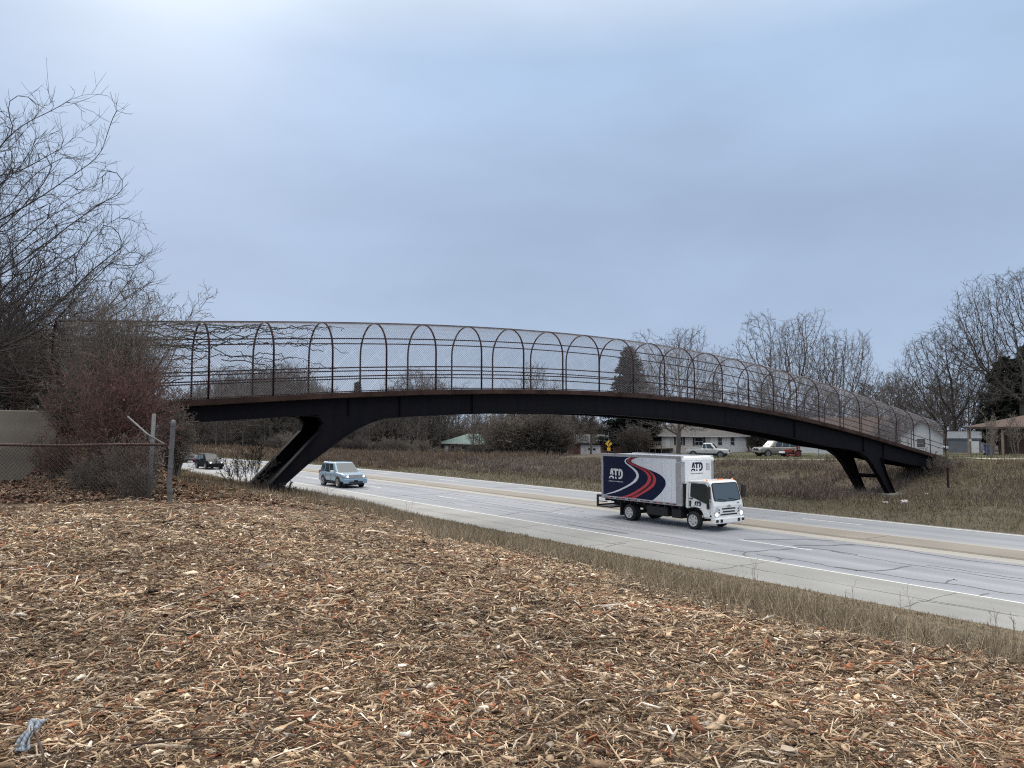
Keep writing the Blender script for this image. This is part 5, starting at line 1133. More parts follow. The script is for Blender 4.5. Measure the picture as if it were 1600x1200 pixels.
slab(mb, [(wsx(z) + .004, y, z) for y, z in ws], (1, 0, .26)); scr = mb.build('windscreen', M['wglass'], cab)
mb = MB(); 
for y0 in (-.62, .12): mb.tube([(wsx(1.34) + .03, y0 + .5, 1.335), (wsx(1.42) + .03, y0 - .05, 1.43)], .014, 5)
mb.build('wiper', M['black'], scr)
mb = MB(); fr = [(-.88, 1.33), (-.91, 1.45), (-.865, 2.02), (-.78, 2.10), (.78, 2.10), (.865, 2.02), (.91, 1.45), (.88, 1.33), (.4, 1.285), (-.4, 1.285)]
slab(mb, [(wsx(z) + .001, y, z) for y, z in fr], (1, 0, .26), .008); mb.build('screen_seal', M['black'], cab)
for s_ in (-1, 1):
    dw = [(-.16, 1.46), (-.16, 2.03), (-.08, 2.06), (.66, 2.05), (.78, 1.98), (.92, 1.34), (.90, 1.18), (.62, 1.24), (.30, 1.34)]
    mb = MB(); slab(mb, [cy(x, z, s_ * 1.004) for x, z in dw], (0, s_, .085), .01); mb.build('door_window', M['glass'], cab)
    mb = MB(); 
    for a, b in (((-.27, 1.0), (-.27, 2.08)), ((-.27, 2.08), (.70, 2.09)), ((.97, .62), (.97, 1.4)), ((.5, .9), (.62, .60)), ((.62, .60), (.97, .60))):
        mb.tube([cy(a[0], a[1], s_ * 1.0), cy(b[0], b[1], s_ * 1.0)], .009, 4)
    mb.build('door_seam', M['black'], cab)
    mb = MB(); mb.bb((-.20, s_ * .99, 1.02), (-.10, s_ * 1.012, 1.27)); mb.bb((.80, s_ * .99, .98), (.93, s_ * 1.02, 1.2)); mb.build('door_vent', M['black'], cab)
    mb = MB(); logo(mb, .20, lambda x, y, d: (.28 + (x if s_ < 0 else -x), s_ * (1.006 + d), 1.07 + y)); mb.build('door_logo', M['navy'], cab); mb = MB(); text_mb(mb, 'AMERICAN TIRE', .045, lambda x, y, d: (.30 + (x if s_ < 0 else -x), s_ * (1.007 + d), .95 + y)); text_mb(mb, 'DISTRIBUTORS', .0451, lambda x, y, d: (.30 + (x if s_ < 0 else -x), s_ * (1.007 + d), .89 + y)); mb.build('door_lettering', M['navy'], cab)
    mb = MB(); mb.bb((-.19, s_ * .99, 1.36), (.0, s_ * 1.02, 1.40)); mb.build('door_handle', M['black'], cab)
    mb = MB(); mb.bb((.98, s_ * .97, .64), (1.06, s_ * 1.008, .72)); mb.build('corner_badge', M['black'], cab)
    mb = MB(); mb.tube([(.86, s_ * .93, 2.0), (1.02, s_ * 1.12, 2.02), (1.04, s_ * 1.18, 1.95)], .018, 6); mb.tube([(1.0, s_ * .98, 1.28), (1.04, s_ * 1.18, 1.4)], .016, 6); mb.bb((1.0, s_ * 1.08, 1.42), (1.10, s_ * 1.30, 1.96)); mb.build('mirror', M['black'], cab, bevel=.03)
    mb = MB(); mb.prism([(.70, .66), (.96, .64), (.98, .86), (.84, 1.08), (.70, 1.12)], lambda y, z: (1.16, s_ * y, z), lambda y, z: (1.20, s_ * y, z)); hl = mb.build('headlight', M['lens'], cab, bevel=.012)
    mb = MB(); mb.lathe([(1.203, .085), (1.215, .07)], (0, s_ * .82, .75), 'x', 14); mb.build('bulb', M['lamp'], hl)
    mb = MB(); mb.prism([(.60, .78), (.69, .84), (.69, .88), (.60, .83)], lambda y, z: (1.175, s_ * y, z), lambda y, z: (1.192, s_ * y, z)); mb.prism([(.60, .90), (.69, .95), (.69, .99), (.60, .95)], lambda y, z: (1.175, s_ * y, z), lambda y, z: (1.192, s_ * y, z)); mb.build('front_slot', M['black'], cab)
mb = MB()
for z0, z1, w in ((.70, .76, .58), (.82, .88, .42), (.95, 1.01, .46)): mb.prism([(-w, z0), (w, z0), (w * .93, z1), (-w * .93, z1)], lambda y, z: (1.165, y, z), lambda y, z: (1.192, y, z))
mb.build('grille', M['black'], cab)
mb = MB(); e = [(-.13, .035), (-.05, .035), (-.05, .055), (.05, .055), (.05, .035), (.13, .035), (.13, -.035), (.05, -.035), (.05, -.055), (-.05, -.055), (-.05, -.035), (-.13, -.035)]
mb.prism([(y + z * .25, z) for y, z in e], lambda y, z: (1.17, y, 1.09 + z), lambda y, z: (1.195, y, 1.09 + z)); mb.build('emblem', M['alum'], cab)
mb = MB(); mb.bb((1.17, .6, 1.2), (1.182, .74, 1.225)); mb.build('model_badge', M['black'], cab)
mb = MB(); mb.bb((1.0, -1.0, .34), (1.26, 1.0, .60)); bu = mb.build('front_bumper', M['white'], tk, bevel=.05)
mb = MB()
for y0, y1 in ((-.95, -.78), (.78, .95)): mb.bb((1.255, y0, .42), (1.272, y1, .53))
for y0, y1 in ((-.66, -.50), (.50, .66)): mb.bb((1.255, y0, .40), (1.268, y1, .54))
mb.build('fog_lamp_recess', M['black'], bu)
mb = MB()
for y in (-.86, -.14, 0, .14, .86): mb.lathe([(2.19, .045), (2.24, .04), (2.26, .02)], (.70, y, 0), 'z', 10)
mb.build('marker_light', M['amber'], cab)
mb = MB(); mb.bb((-.52, -.95, 1.1), (-.47, .95, 2.0)); mb.bb((-.58, -1.0, 1.0), (-.5, -.93, 2.0)); mb.build('cab_back', M['black'], tk)
mb = MB()
for y in (-.42, .42): mb.bb((-5.7, y - .06, .62), (1.0, y + .06, .86))
for x in (-5.6, -4.9, -3.2, -2, -1, .4): mb.bb((x - .05, -.42, .64), (x + .05, .42, .80))
for x in np.arange(-5.7, -.7, .45): mb.bb((x - .04, -BW + .04, .86), (x + .04, BW - .04, .975))
for x in (0, -4.05): mb.tube([(x, -.85, .40), (x, .85, .40)], .09, 8)
mb.build('chassis', M['under'], tk)
mb = MB(); mb.bb((-2.9, -1.0, .42), (-1.55, -.5, .86)); mb.bb((-1.35, -.95, .40), (-.75, -.5, .84)); mb.bb((-2.6, .5, .42), (-.9, 1.0, .86)); mb.build('fuel_tank', M['black'], tk, bevel=.05)
for s_ in (-1, 1):
    wheel(tk, 0, s_ * .88, .40, .24, 'rimw', s_); wheel(tk, -4.05, s_ * .92, .40, .22, 'rimw', s_); wheel(tk, -4.05, s_ * .66, .40, .22, 'rimw', s_)
    mb = MB(); mb.bb((-4.66, s_ * .55, .22), (-4.62, s_ * 1.05, .95)); mb.build('mud_flap', M['black'], tk)
mb = MB(); mb.bb((-6.35, -BW + .02, .52), (-5.3, BW - .02, .58)); mb.bb((-6.35, -BW + .02, .58), (-6.25, BW - .02, .64))
for y in (-BW + .05, BW - .05):
    mb.bb((-6.36, y - .035, .52), (-6.26, y + .035, 1.12)); mb.bb((-6.26, y - .025, .78), (-5.6, y + .025, .82)); mb.bb((-6.3, y - .04, 1.02), (-5.95, y + .04, 1.14))
mb.build('lift_gate', M['black'], tk)
# ------------------------------------------------------------------ houses
def house(name, label, cat, loc, rotz, L, W, hw, rise, wall, roof, kind='hip', ov=.45, wins=(), doors=(), skip=0, wall2=None, group=None):
    """local x runs along the front, y goes back; openings are (side, position, sill, width, height, style)"""
    t = thing(name, label, cat, loc, rotz, group)
    mb = MB(); mb.bb((0, 0, -.6), (L, W, hw))
    if kind == 'gable_front': mb.prism([(0, hw + .001), (L, hw + .001), (L / 2, hw + rise)], lambda x, z: (x, .02, z), lambda x, z: (x, W - .02, z))
    if kind == 'gable': mb.prism([(0, hw + .001), (W, hw + .001), (W / 2, hw + rise)], lambda y, z: (.02, y, z), lambda y, z: (L - .02, y, z))
    mb.build('wall', M[wall], t)
    if wall2: mb = MB(); mb.bb((L, .06, -.6), (L + .02, W - .06, hw - .02)); mb.build('side_wall', M[wall2], t)
    mb = MB(); th = .16; z0 = hw - .02
    if kind == 'hip':
        r0 = min(W / 2 + ov, L / 2); b = [(-ov, -ov, z0), (L + ov, -ov, z0), (L + ov, W + ov, z0), (-ov, W + ov, z0)]; e = [(x, y, z + th) for x, y, z in b]; q = [(r0 - ov, W / 2, z0 + th + rise), (L - r0 + ov, W / 2, z0 + th + rise)]
        mb.add(b + e + q, [(3, 2, 1, 0), (0, 1, 5, 4), (1, 2, 6, 5), (2, 3, 7, 6), (3, 0, 4, 7), (4, 5, 9, 8), (6, 7, 8, 9), (5, 6, 9), (7, 4, 8)])
    else:
        s = (rise) / ((W if kind == 'gable' else L) / 2); e = z0 - ov * s; pk_ = z0 + rise
        D = W if kind == 'gable' else L
        pl = [(-ov, e), (D / 2, pk_), (D + ov, e), (D + ov, e + th), (D / 2, pk_ + th), (-ov, e + th)]
        if kind == 'gable': mb.prism(pl, lambda y, z: (-ov, y, z), lambda y, z: (L + ov, y, z))
        else: mb.prism(pl, lambda x, z: (x, -ov, z), lambda x, z: (x, W + ov, z))
    ro = mb.build('roof', M[roof], t)
    if kind == 'hip':
        mb = MB()
        mb.bb((-ov - .02, -ov - .03, z0 - .03), (L + ov + .02, -ov - .001, z0 + th - .02)); mb.bb((L + ov + .001, -ov - .03, z0 - .03), (L + ov + .03, W + ov, z0 + th - .02)); mb.build('gutter', M['trim'] if roof != 'roofbrown' else M['brownwall'], ro)
    def side(sd):
        return {'f': lambda u, z, d: (u, -d, z), 'r': lambda u, z, d: (L + d + (.021 if wall2 else 0), u, z), 'l': lambda u, z, d: (-d, u, z)}[sd]
    for sd, u, z, w, h, st in wins:
        fn = side(sd); bxx = lambda mb, a, b, c, d, e0, e1: mb.prism([(a, b), (c, b), (c, d), (a, d)], lambda x, y: fn(x, y, e0), lambda x, y: fn(x, y, e1))
        mb = MB(); f = .07
        bxx(mb, u - f, z - f, u + w + f, z - .001, 0, .05); bxx(mb, u - f, z + h + .001, u + w + f, z + h + f, 0, .05); bxx(mb, u - f, z, u - .001, z + h, 0, .045); bxx(mb, u + w + .001, z, u + w + f, z + h, 0, .045); bxx(mb, u, z + h * .48, u + w, z + h * .52, .012, .04)
        if w > 1.4:
            for k in range(1, int(w / .75)): xk = u + w * k / int(w / .75); bxx(mb, xk - .025, z, xk + .025, z + h * .479, .012, .038)
        wf = mb.build('window', M['trim'], t); mb = MB(); bxx(mb, u, z, u + w, z + h, 0, .011); mb.build('pane', M['darkwin'], wf)
        if 's' in st:
            mb = MB(); bxx(mb, u - f - .40, z - .04, u - f - .01, z + h + .04, 0, .035); bxx(mb, u + w + f + .01, z - .04, u + w + f + .40, z + h + .04, 0, .035); mb.build('shutter', M['shutter'], wf)
    for sd, u, w, h, st in doors:
        fn = side(sd); bxx = lambda mb, a, b, c, d, e0, e1: mb.prism([(a, b), (c, b), (c, d), (a, d)], lambda x, y: fn(x, y, e0), lambda x, y: fn(x, y, e1))
        mb = MB(); bxx(mb, u, 0, u + w, h, 0, .04); 
        if st == 'garage':
            for k in range(1, 4): bxx(mb, u, h * k / 4 - .015, u + w, h * k / 4 + .015, .041, .055)
        d_ = mb.build('garage_door' if st == 'garage' else 'door', M['siding' if st in ('garage', 'white') else 'doorbrown'], t)
        if st == 'garage':
            mb = MB()
            for k in (.40, .62): bxx(mb, u + w * k, h * .56, u + w * k + w * .14, h * .72, .041, .052)
            mb.build('pane', M['darkwin'], d_)
        else:
            mb = MB(); bxx(mb, u + w * .8, h * .45, u + w * .88, h * .5, .041, .09); mb.build('handle', M['alum'], d_)
    return t
def anchor(px, py, d): v = atD(px, py, d); return (v.x, v.y, hh(v.x, v.y))
H90 = R(-90)
v = atD(1110, 706, 115); L = 15
hs = house('white_house', 'white sided house with grey hip roof and dark shutters behind the parked pickup', 'house', (v.x, v.y + L, .82), H90, L, 8.4, 2.45, 2.1, 'siding_shade', 'roofgrey', 'hip', .5,
      wins=[('f', 2.6, .95, 2.6, 1.3, ''), ('f', 8.3, 1.1, 1.3, 1.15, 's'), ('f', 12.1, 1.1, 1.5, 1.15, 's'), ('r', 1.7, 1.15, .9, 1.1, ''), ('r', 4.6, 1.15, .9, 1.1, '')], doors=[('f', 6.0, .95, 2.05, 'white')], wall2='siding')
mb = MB(); mb.bb((1.0, -2.6, .45), (7.6, -.02, .6))
for x in np.arange(1.0, 7.7, 1.3): mb.bb((x - .05, -2.6, -.5), (x + .05, -2.5, 1.5))
for z in (.95, 1.25, 1.5): mb.bb((1.0, -2.58, z - .04), (7.6, -2.53, z + .04))
mb.build('porch_deck', M['greywood'], hs)
v = atD(864, 713, 142)
house('brick_house', 'low red brick ranch house with a white garage door and dark roof', 'house', (v.x, v.y, -.5), H90, 18.5, 8, 2.5, 1.25, 'brick', 'roofdark', 'gable', .5, wins=[('f', 2.0, .5, 2.2, 1.6, ''), ('f', 15.2, 1.1, 1.2, 1.0, '')], doors=[('f', 6.2, 1.0, 2.1, 'brown'), ('f', 7.9, 5.2, 2.15, 'garage')])
v = atD(692, 712, 150)
house('green_roofed_house', 'tan house with a pale green metal roof among the woods', 'house', (v.x, v.y, -1.0), H90, 11, 7, 2.6, 1.7, 'tan', 'roofgreen', 'hip', .6, wins=[('f', 3.2, .8, 1.2, 1.4, ''), ('f', 7.0, .8, 1.8, 1.4, '')], doors=[('f', .8, 1.3, 2.1, 'white'), ])
v = atD(735, 712, 146)
house('brick_house', 'brown brick house with grey roof beside the green roofed house', 'house', (v.x, v.y, -1.0), H90, 10, 7, 2.5, 1.3, 'tan', 'roofgrey', 'gable', .5, wins=[('f', 1.2, .8, 1.6, 1.4, '')])
v = atD(1244, 712, 108)
house('white_outbuilding', 'long white sided building with a brown roof behind the right part of the footbridge', 'house', (v.x, v.y, hh(v.x, v.y)), H90, 11, 8, 2.5, 2.4, 'siding', 'roofbrown', 'gable', .5, wins=[('f', 6.5, .9, 1.3, 1.1, '')], wall2='siding')
v = atD(1408, 712, 86)
house('white_garage', 'small white garage with a brown gable roof at the far end of the footbridge', 'garage', (v.x, v.y, hh(v.x, v.y) - .1), R(-63), 4.1, 7, 2.3, 1.55, 'siding', 'roofbrown', 'gable_front', .4, wins=[('f', 1.6, 1.0, .8, .9, '')], doors=[('f', 2.9, .9, 2.0, 'white')])
v = atD(1482, 702, 94)
house('metal_shed', 'low blue-grey metal shed between the white garage and the brown roofed house', 'shed', (v.x, v.y, hh(v.x, v.y) - .1), R(-66), 3.4, 5, 1.75, .75, 'shedblue', 'shedblue', 'gable', .12, doors=[('f', 2.4, .8, 1.5, 'white')])
v = atD(1508, 712, 77); zb = hh(v.x, v.y)
bh = house('brown_roofed_house', 'long house with a brown hip roof and deep eaves at the right edge', 'house', (v.x + 2.6, v.y - 2.0, zb - .1), H90, 17, 10, 2.75, 2.1, 'brownwall', 'roofbrown', 'hip', 2.2, wins=[('f', 4.2, .9, 3.2, 1.4, ''), ('f', 10.5, .9, 2.2, 1.4, '')], doors=[('f', 1.6, 1.0, 2.05, 'brown')])
for x in (-1.9, 1.2, 3.7, 9.0): mb = MB(); mb.bb((x - .1, -2.0, -.3), (x + .1, -1.8, 2.73)); mb.build('porch_post', M['tan'], bh)
mb = MB(); mb.bb((3.4, -2.05, -.3), (15, -1.78, .85)); mb.build('planter_wall', M['tan'], bh)
# bin, posts, sign, poles
v = ground_at(1545, 70)
bn = thing('recycling_bin', 'blue wheeled bin in front of the brown roofed house', 'bin', v, H90)
mb = MB(); mb.prism([(-.28, .06), (.28, .06), (.36, .95), (-.36, .95)], lambda x, z: (x, -.36, z), lambda x, z: (x, .36, z)); mb.build('body', M['bluebin'], bn, bevel=.03)
mb = MB(); mb.prism([(-.40, .955), (.42, .955), (.38, 1.04), (-.34, 1.06)], lambda x, z: (x, -.40, z), lambda x, z: (x, .40, z)); mb.build('lid', M['bluebin'], bn, bevel=.02)
for s_ in (1, -1):
    mb = MB(); mb.lathe([(-.03, .12), (.03, .12)], (-.28, s_ * .34, .10), 'y', 12); mb.build('wheel', M['tyre'], bn)
def post(px, d, h, label, m='pole', r=.06, cap=False):
    g = ground_at(px, d); t = thing('marker_post', label, 'post', g); mb = MB(); mb.tube([(0, 0, -.2), (.01, 0, h)], r, 8); mb.build('shaft', M[m], t)
    mb = MB(); mb.lathe([(h - .005, r * 1.25), (h + .03, r * 1.2), (h + .05, r * .6)], (.01, 0, 0), 'z', 8); mb.build('cap', M[m], t)
    if cap: mb = MB(); mb.box((-r - .02, 0, h * .55), (.02, .16, .16)); mb.build('reflector', M['litter'], t)
post(1489, 50.5, 1.25, 'short grey post just right of the footbridge end'); post(1516, 62, 2.6, 'tall thin post with a white reflector in front of the brown roofed house', 'galv', .04, True); post(1478.5, 49.5, 1.35, 'brown post at the footbridge end', 'rust', .07)
post(1418, 70, 1.7, 'thin brown stake below the white garage', 'rust', .035); post(1278, 78, 2.5, 'thin grey stake on the lawn right of the red tractor', 'galv', .03)
g = ground_at(951, 100)
sg = thing('road_sign', 'yellow diamond curve warning sign with a small plaque below, left of the truck top', 'sign', g, -YAW - R(90 - 90))
mb = MB(); mb.tube([(0, .05, -.3), (0, .05, 3.2)], .035, 6); mb.build('pole', M['galv'], sg)
hz = 4.52 - 24 * 100 / 1200 - g[2]
mb = MB(); d = .46; mb.prism([(-d, 0), (0, -d), (d, 0), (0, d)], lambda x, z: (x, 0, hz + z), lambda x, z: (x, .012, hz + z)); pn = mb.build('diamond_panel', M['yellow'], sg)
mb = MB(); mb.prism([(-.07, -.26), (.03, -.26), (.03, -.02), (.16, .10), (.22, .04), (.23, .28), (.0, .26), (.07, .18), (-.07, .04)], lambda x, z: (x, -.006, hz + z), lambda x, z: (x, 0.0, hz + z)); mb.build('arrow', M['black'], pn)
mb = MB(); mb.prism([(-.22, -.93), (.22, -.93), (.22, -.50), (-.22, -.50)], lambda x, z: (x, 0, hz + z), lambda x, z: (x, .012, hz + z)); pq = mb.build('plaque', M['yellow'], sg)
tops = []
for px, d, yt, lab in ((1379, 98, 607, 'utility pole behind the far end of the footbridge'), (1640, 92, 590, 'utility pole just outside the right edge'), (1100, 135, 640, 'utility pole behind the white house'), (311, 168, 655, 'pale utility pole left of the near bridge leg by the far road'), (414, 150, 650, 'thin utility pole seen left of the near bridge leg'), (766, 138, 648, 'utility pole standing behind the thicket'), (640, 150, 640, 'utility pole in front of the left woods')):
    g = ground_at(px, d); h = CAMH + (669 - yt) / FPX * d - g[2]; t = thing('utility_pole', lab, 'utility pole', g)
    mb = MB(); mb.tube([(0, 0, -.3), (0, 0, h)], [.15, .10], 8); mb.build('shaft', M['pole'], t)
    mb = MB(); mb.box((0, -.12, h - .5), (.1, .1, 1.8), rz=0) if False else mb.bb((-.05, -.9, h - .55), (.05, .9, h - .43)); mb.build('crossarm', M['pole'], t); tops.append(Vector((g[0], g[1], g[2] + h)))
def cable(a, b, sag, label, grp):
    o_ = bpy.data.objects; pts = []
    for i in range(17): f = i / 16; p = a.lerp(b, f); p.z -= sag * 4 * f * (1 - f); pts.append(p - a)
    mb = MB(); mb.tube(pts, .025, 4); o = mb.build('power_cable', M['cable'], None); o.location = a; tag(o, label, 'cable', grp)
for k, (q, dz) in enumerate(((-.85, -.43), (.85, -.43), (0, -1.4))):
    cable(tops[0] + Vector((0, q, dz)), tops[1] + Vector((0, q, dz)), .7, ('nearer thin overhead cable from the utility pole to the right edge', 'farther thin overhead cable from the utility pole to the right edge', 'lowest thin overhead cable from the utility pole to the right edge')[k], 'overhead cables')
cable(tops[0] + Vector((0, -.85, -.43)), tops[2] + Vector((0, -.85, -.43)), .8, 'overhead cable running left behind the white house', 'overhead cables')
cable(tops[5] + Vector((0, .85, -.43)), tops[6] + Vector((0, .85, -.43)), .6, 'overhead cable above the green roofed house', 'overhead cables')
# ------------------------------------------------------------------ saplings and weeds
SP = dict(n=[7, 5, 3], seg=[5, 3, 2, 2], up=[.04, .06, .03, .02], wav=[.06, .14, .2, .25], tap=[.35, .5, .6, .6], t0=[.3, .1, .1], ang=[(15, 35), (20, 45), (25, 50)], ratio=[.42, .5, .5], fall=[.4, .3, .3], rr=[.5, .6, .7], rmin=.008)
for px, d, h, w, sd, lab in ((1547, 58, 3.2, 1.7, 81, 'thin multi stemmed sapling in front of the blue bin'), (1592, 58, 2.8, 1.6, 82, 'thin sapling by the right edge below the brown roofed house'), (1466, 52, 1.2, 1.4, 83, 'small dead shrub under the far bridge abutment'), (1440, 54, 1.3, 1.8, 84, 'brown dead shrub under the far end of the girder')):
    bush_proto('dead_shrub' if h < 2 else 'sapling', lab, None, w, h, sd, 7 if h > 2 else 22, ('twig_grey', 'twig_grey'), SP, loc=ground_at(px, d), rb=.03 if h > 2 else .02)
for px, d, h, w, sd, lab in ((385, 27.5, 1.3, 1.4, 85, 'small bare shrub left of the near bridge leg'), (440, 27.2, .55, 1.2, 86, 'low dead weeds at the foot of the near bridge leg'), (405, 26.6, .5, 1.3, 87, 'low dry weeds in front of the near bridge leg')):
    bush_proto('weed_shrub', lab, None, w, h, sd, 14, ('twig_grey', 'twig_dark'), dict(SP, rmin=.005), loc=ground_at(px, d), rb=.012)
def weed(px, py, d, h, lab, sd):
    g = atD(px, py, d); rn = random.Random(sd); z = hh(g.x, g.y); T = [[] for _ in range(5)]
    for k in range(3): grow(T, Vector((rn.gauss(0, .05), rn.gauss(0, .05), -.03)), Vector((rn.gauss(0, .22), rn.gauss(0, .22), 1)).normalized(), h * rn.uniform(.5, .9), .0035, 0, dict(n=[3, 2], seg=[4, 2, 1], up=[.02, .05, .05], wav=[.06, .12, .2], tap=[.5, .6, .6], t0=[.5, .3], ang=[(15, 35), (20, 45)], ratio=[.3, .5], fall=[.3, .3], rr=[.6, .7], rmin=.0014), rn)
    t = thing('dry_weed', lab, 'weed', (g.x, g.y, z)); emit(T, [0], [4]).build('stem', M['stem'], t, fix=False); emit(T, [1, 2], [4, 3, 3]).build('seed_head', M['stem'], t, fix=False)
for k, (px, py, d, h, lab) in enumerate(((1335, 1035, 9.6, .62, 'dark dry weed standing at the mulch edge on the right'), (1555, 1060, 8.4, .60, 'dry weed stalk at the far right of the mulch edge'), (1580, 1062, 8.3, .64, 'dry weed stalk nearest the right edge'), (1180, 935, 15, .9, 'tall pale grass stalk against the pale shoulder'), (1165, 930, 15.5, .8, 'thin pale grass stalk left of the tall one at the shoulder'), (1420, 975, 13, .8, 'pale grass stalk leaning over the shoulder on the right'), (510, 800, 24, .9, 'dry stalk on the slope below the blue SUV'), (640, 806, 24, .8, 'dry stalk at the mulch edge left of the long stick'))): weed(px, py, d, h, lab, 200 + k)
# ------------------------------------------------------------------ single sticks, bark and litter on the mulch
def stick(px0, py0, px1, py1, d0, d1, r, m, lab, sd, lift=.03, arc=.0, fork=False, cat='stick', name='stick'):
    rn = random.Random(sd); a, b = atD(px0, py0, d0), atD(px1, py1, d1); a.z = hh(a.x, a.y) + lift; b.z = max(hh(b.x, b.y) + lift, b.z if arc < 0 else -9); pts = []
    for i in range(9):
        f = i / 8; p = a.lerp(b, f); z = hh(p.x, p.y) + lift; p.z = z if arc >= 0 else p.z; p.z += abs(arc) * 4 * f * (1 - f); pts.append(p - a + Vector((rn.gauss(0, r * .35), rn.gauss(0, r * .35), rn.gauss(0, r * .2))))
    mb = MB(); mb.tube(pts, [r * (1 - .5 * i / 8) * rn.uniform(.85, 1.15) for i in range(9)], 7)
    if fork:
        q = pts[5]; e = q + (pts[8] - pts[4]) * .6 + Vector((.05, .05, .10)); mb.tube([q, q.lerp(e, .5) + Vector((0, 0, .03)), e], [r * .6, r * .5, r * .3], 5)
    o = mb.build(name, M[m], None, smooth=True); o.location = a; tag(o, lab, cat); return o
stick(968, 968, 1085, 979, 10.6, 10.2, .028, 'darkwood', 'long dark damp stick lying on the mulch right of centre', 301)
stick(705, 845, 772, 857, 18.5, 17.6, .035, 'palewood', 'pale broken branch at the top edge of the mulch', 302); stick(772, 858, 888, 876, 17.4, 16.2, .022, 'darkwood', 'thin dark branch at the top edge of the mulch, right of the pale one', 303)
stick(1375, 1008, 1405, 978, 9.0, 9.1, .012, 'palewood', 'pale bare twig sticking up at the mulch edge', 304, .02, -.001, True)
stick(1290, 998, 1372, 1016, 9.4, 9.0, .022, 'greywood', 'grey stick lying at the foot of the upright pale twig', 305); stick(1345, 1098, 1420, 1112, 5.6, 5.35, .022, 'palewood', 'flat pale splintered branch on the lower right mulch', 306)
stick(1130, 985, 1300, 1000, 10, 9.5, .013, 'greywood', 'long thin grey branch left of the upright pale twig', 307); stick(1248, 1044, 1285, 1062, 7.4, 7.0, .010, 'palewood', 'small pale curved twig on the right mulch', 308, .03, .03, True)
stick(2, 1164, 108, 1129, 3.55, 3.75, .012, 'palewood', 'long pale split stick at the lower left corner', 309, .035); stick(200, 1146, 300, 1140, 3.66, 3.68, .014, 'palewood', 'broad pale bark strip near the lower left', 310, .03)
stick(205, 1150, 440, 1128, 3.62, 3.7, .006, 'darkwood', 'dark bent twig lying across the lower left mulch', 311, .05, .03); stick(392, 1180, 470, 965, 3.5, 5.0, .005, 'darkwood', 'thin dark twig slanting up over the middle left mulch', 312, .05, -.001, True)
stick(70, 1200, 38, 1110, 3.38, 3.9, .006, 'darkwood', 'black twig bending over the blue scrap', 313, .06, .05); stick(1215, 1085, 1290, 1078, 6.2, 6.3, .016, 'greywood', 'grey stick on the right mulch below the curved twig', 314); stick(590, 1018, 700, 1010, 5.4, 5.5, .012, 'palewood', 'pale straight stick in the middle of the mulch', 315)
stick(930, 1170, 985, 1165, 3.7, 3.7, .012, 'darkwood', 'short dark stick near the bottom centre', 316)
def slab_chip(px, py, d, L_, w, th, m, lab, sd, yaw=None, tilt=.15, cat='wood chip', name='wood_chip'):
    rn = random.Random(sd); g = atZ(px, py, 2.95); g.z = hh(g.x, g.y); mb = MB(); k = 7; top, bot = [], []
    for i in range(k):
        f = i / (k - 1) - .5; ww = w * (1 - (2 * f) ** 4 * .7) * rn.uniform(.75, 1.1); c = rn.gauss(0, th * .4); bow = .12 * L_ * (f * f)
        for q, lst in ((th, top), (0, bot)): lst.append([(f * L_, -ww / 2, q + bow + c * .3 - (.1 * ww if q else 0)), (f * L_ + rn.gauss(0, L_ * .01), 0, q + bow + .12 * ww), (f * L_, ww / 2, q + bow - (.1 * ww if q else 0))])
    vs = [v for r_ in top for v in r_] + [v for r_ in bot for v in r_]; fs = []; o = 3 * k
    for i in range(k - 1):
        for j in (0, 1): fs += [(i * 3 + j, i * 3 + j + 1, i * 3 + j + 4, i * 3 + j + 3), (o + i * 3 + j + 3, o + i * 3 + j + 4, o + i * 3 + j + 1, o + i * 3 + j)]
        fs += [(i * 3, i * 3 + 3, o + i * 3 + 3, o + i * 3), (i * 3 + 2, o + i * 3 + 2, o + i * 3 + 5, i * 3 + 5)]
    fs += [(0, o, o + 1, 1), (1, o + 1, o + 2, 2), (o - 3, o - 2, 2 * o - 2, 2 * o - 3), (o - 2, o - 1, 2 * o - 1, 2 * o - 2)]
    mb.add(vs, fs); ob = mb.build(name, M[m], None); ob.location = (g.x, g.y, g.z + .035); ob.rotation_euler = (rn.gauss(0, .2), tilt * rn.choice((1, -1)), yaw if yaw is not None else rn.uniform(0, 6.28)); tag(ob, lab, cat)
slab_chip(470, 1140, 3.7, .17, .075, .012, 'barkred', 'large orange-red bark slab at the bottom left of centre', 401, -.9); slab_chip(448, 1102, 3.9, .09, .06, .012, 'greywood', 'grey lichened bark piece just above the orange-red bark slab', 402, -.7)
slab_chip(160, 1147, 3.6, .10, .04, .01, 'barkred', 'curled orange-red bark flake at the lower left', 403, .3); slab_chip(265, 938, 6.2, .10, .055, .02, 'palewood', 'whitish wood chunk on the left of the mulch', 404, 2.2); slab_chip(132, 944, 6.0, .12, .05, .015, 'palewood', 'flat whitish chip left of the whitish chunk', 405, -.3)
slab_chip(792, 1028, 5.0, .11, .05, .012, 'palewood', 'pale chip lying in the middle of the mulch', 406, -.6); slab_chip(1108, 1142, 4.1, .10, .045, .012, 'palewood', 'clean white oval chip at the bottom right of centre', 407, -.9); slab_chip(1234, 1184, 3.9, .11, .06, .025, 'palewood', 'chunky white split wood at the bottom right', 408, 1.2)
slab_chip(692, 888, 10, .16, .05, .02, 'palewood', 'whitish chip on the upper middle of the mulch', 409, -.9); slab_chip(1090, 1150, 4.0, .12, .03, .015, 'barkred', 'small red bark piece beside the clean white oval chip', 410, 1.4); slab_chip(1195, 1083, 4.6, .05, .045, .012, 'barkred', 'little square red bark flake on the right mulch', 411, .4)
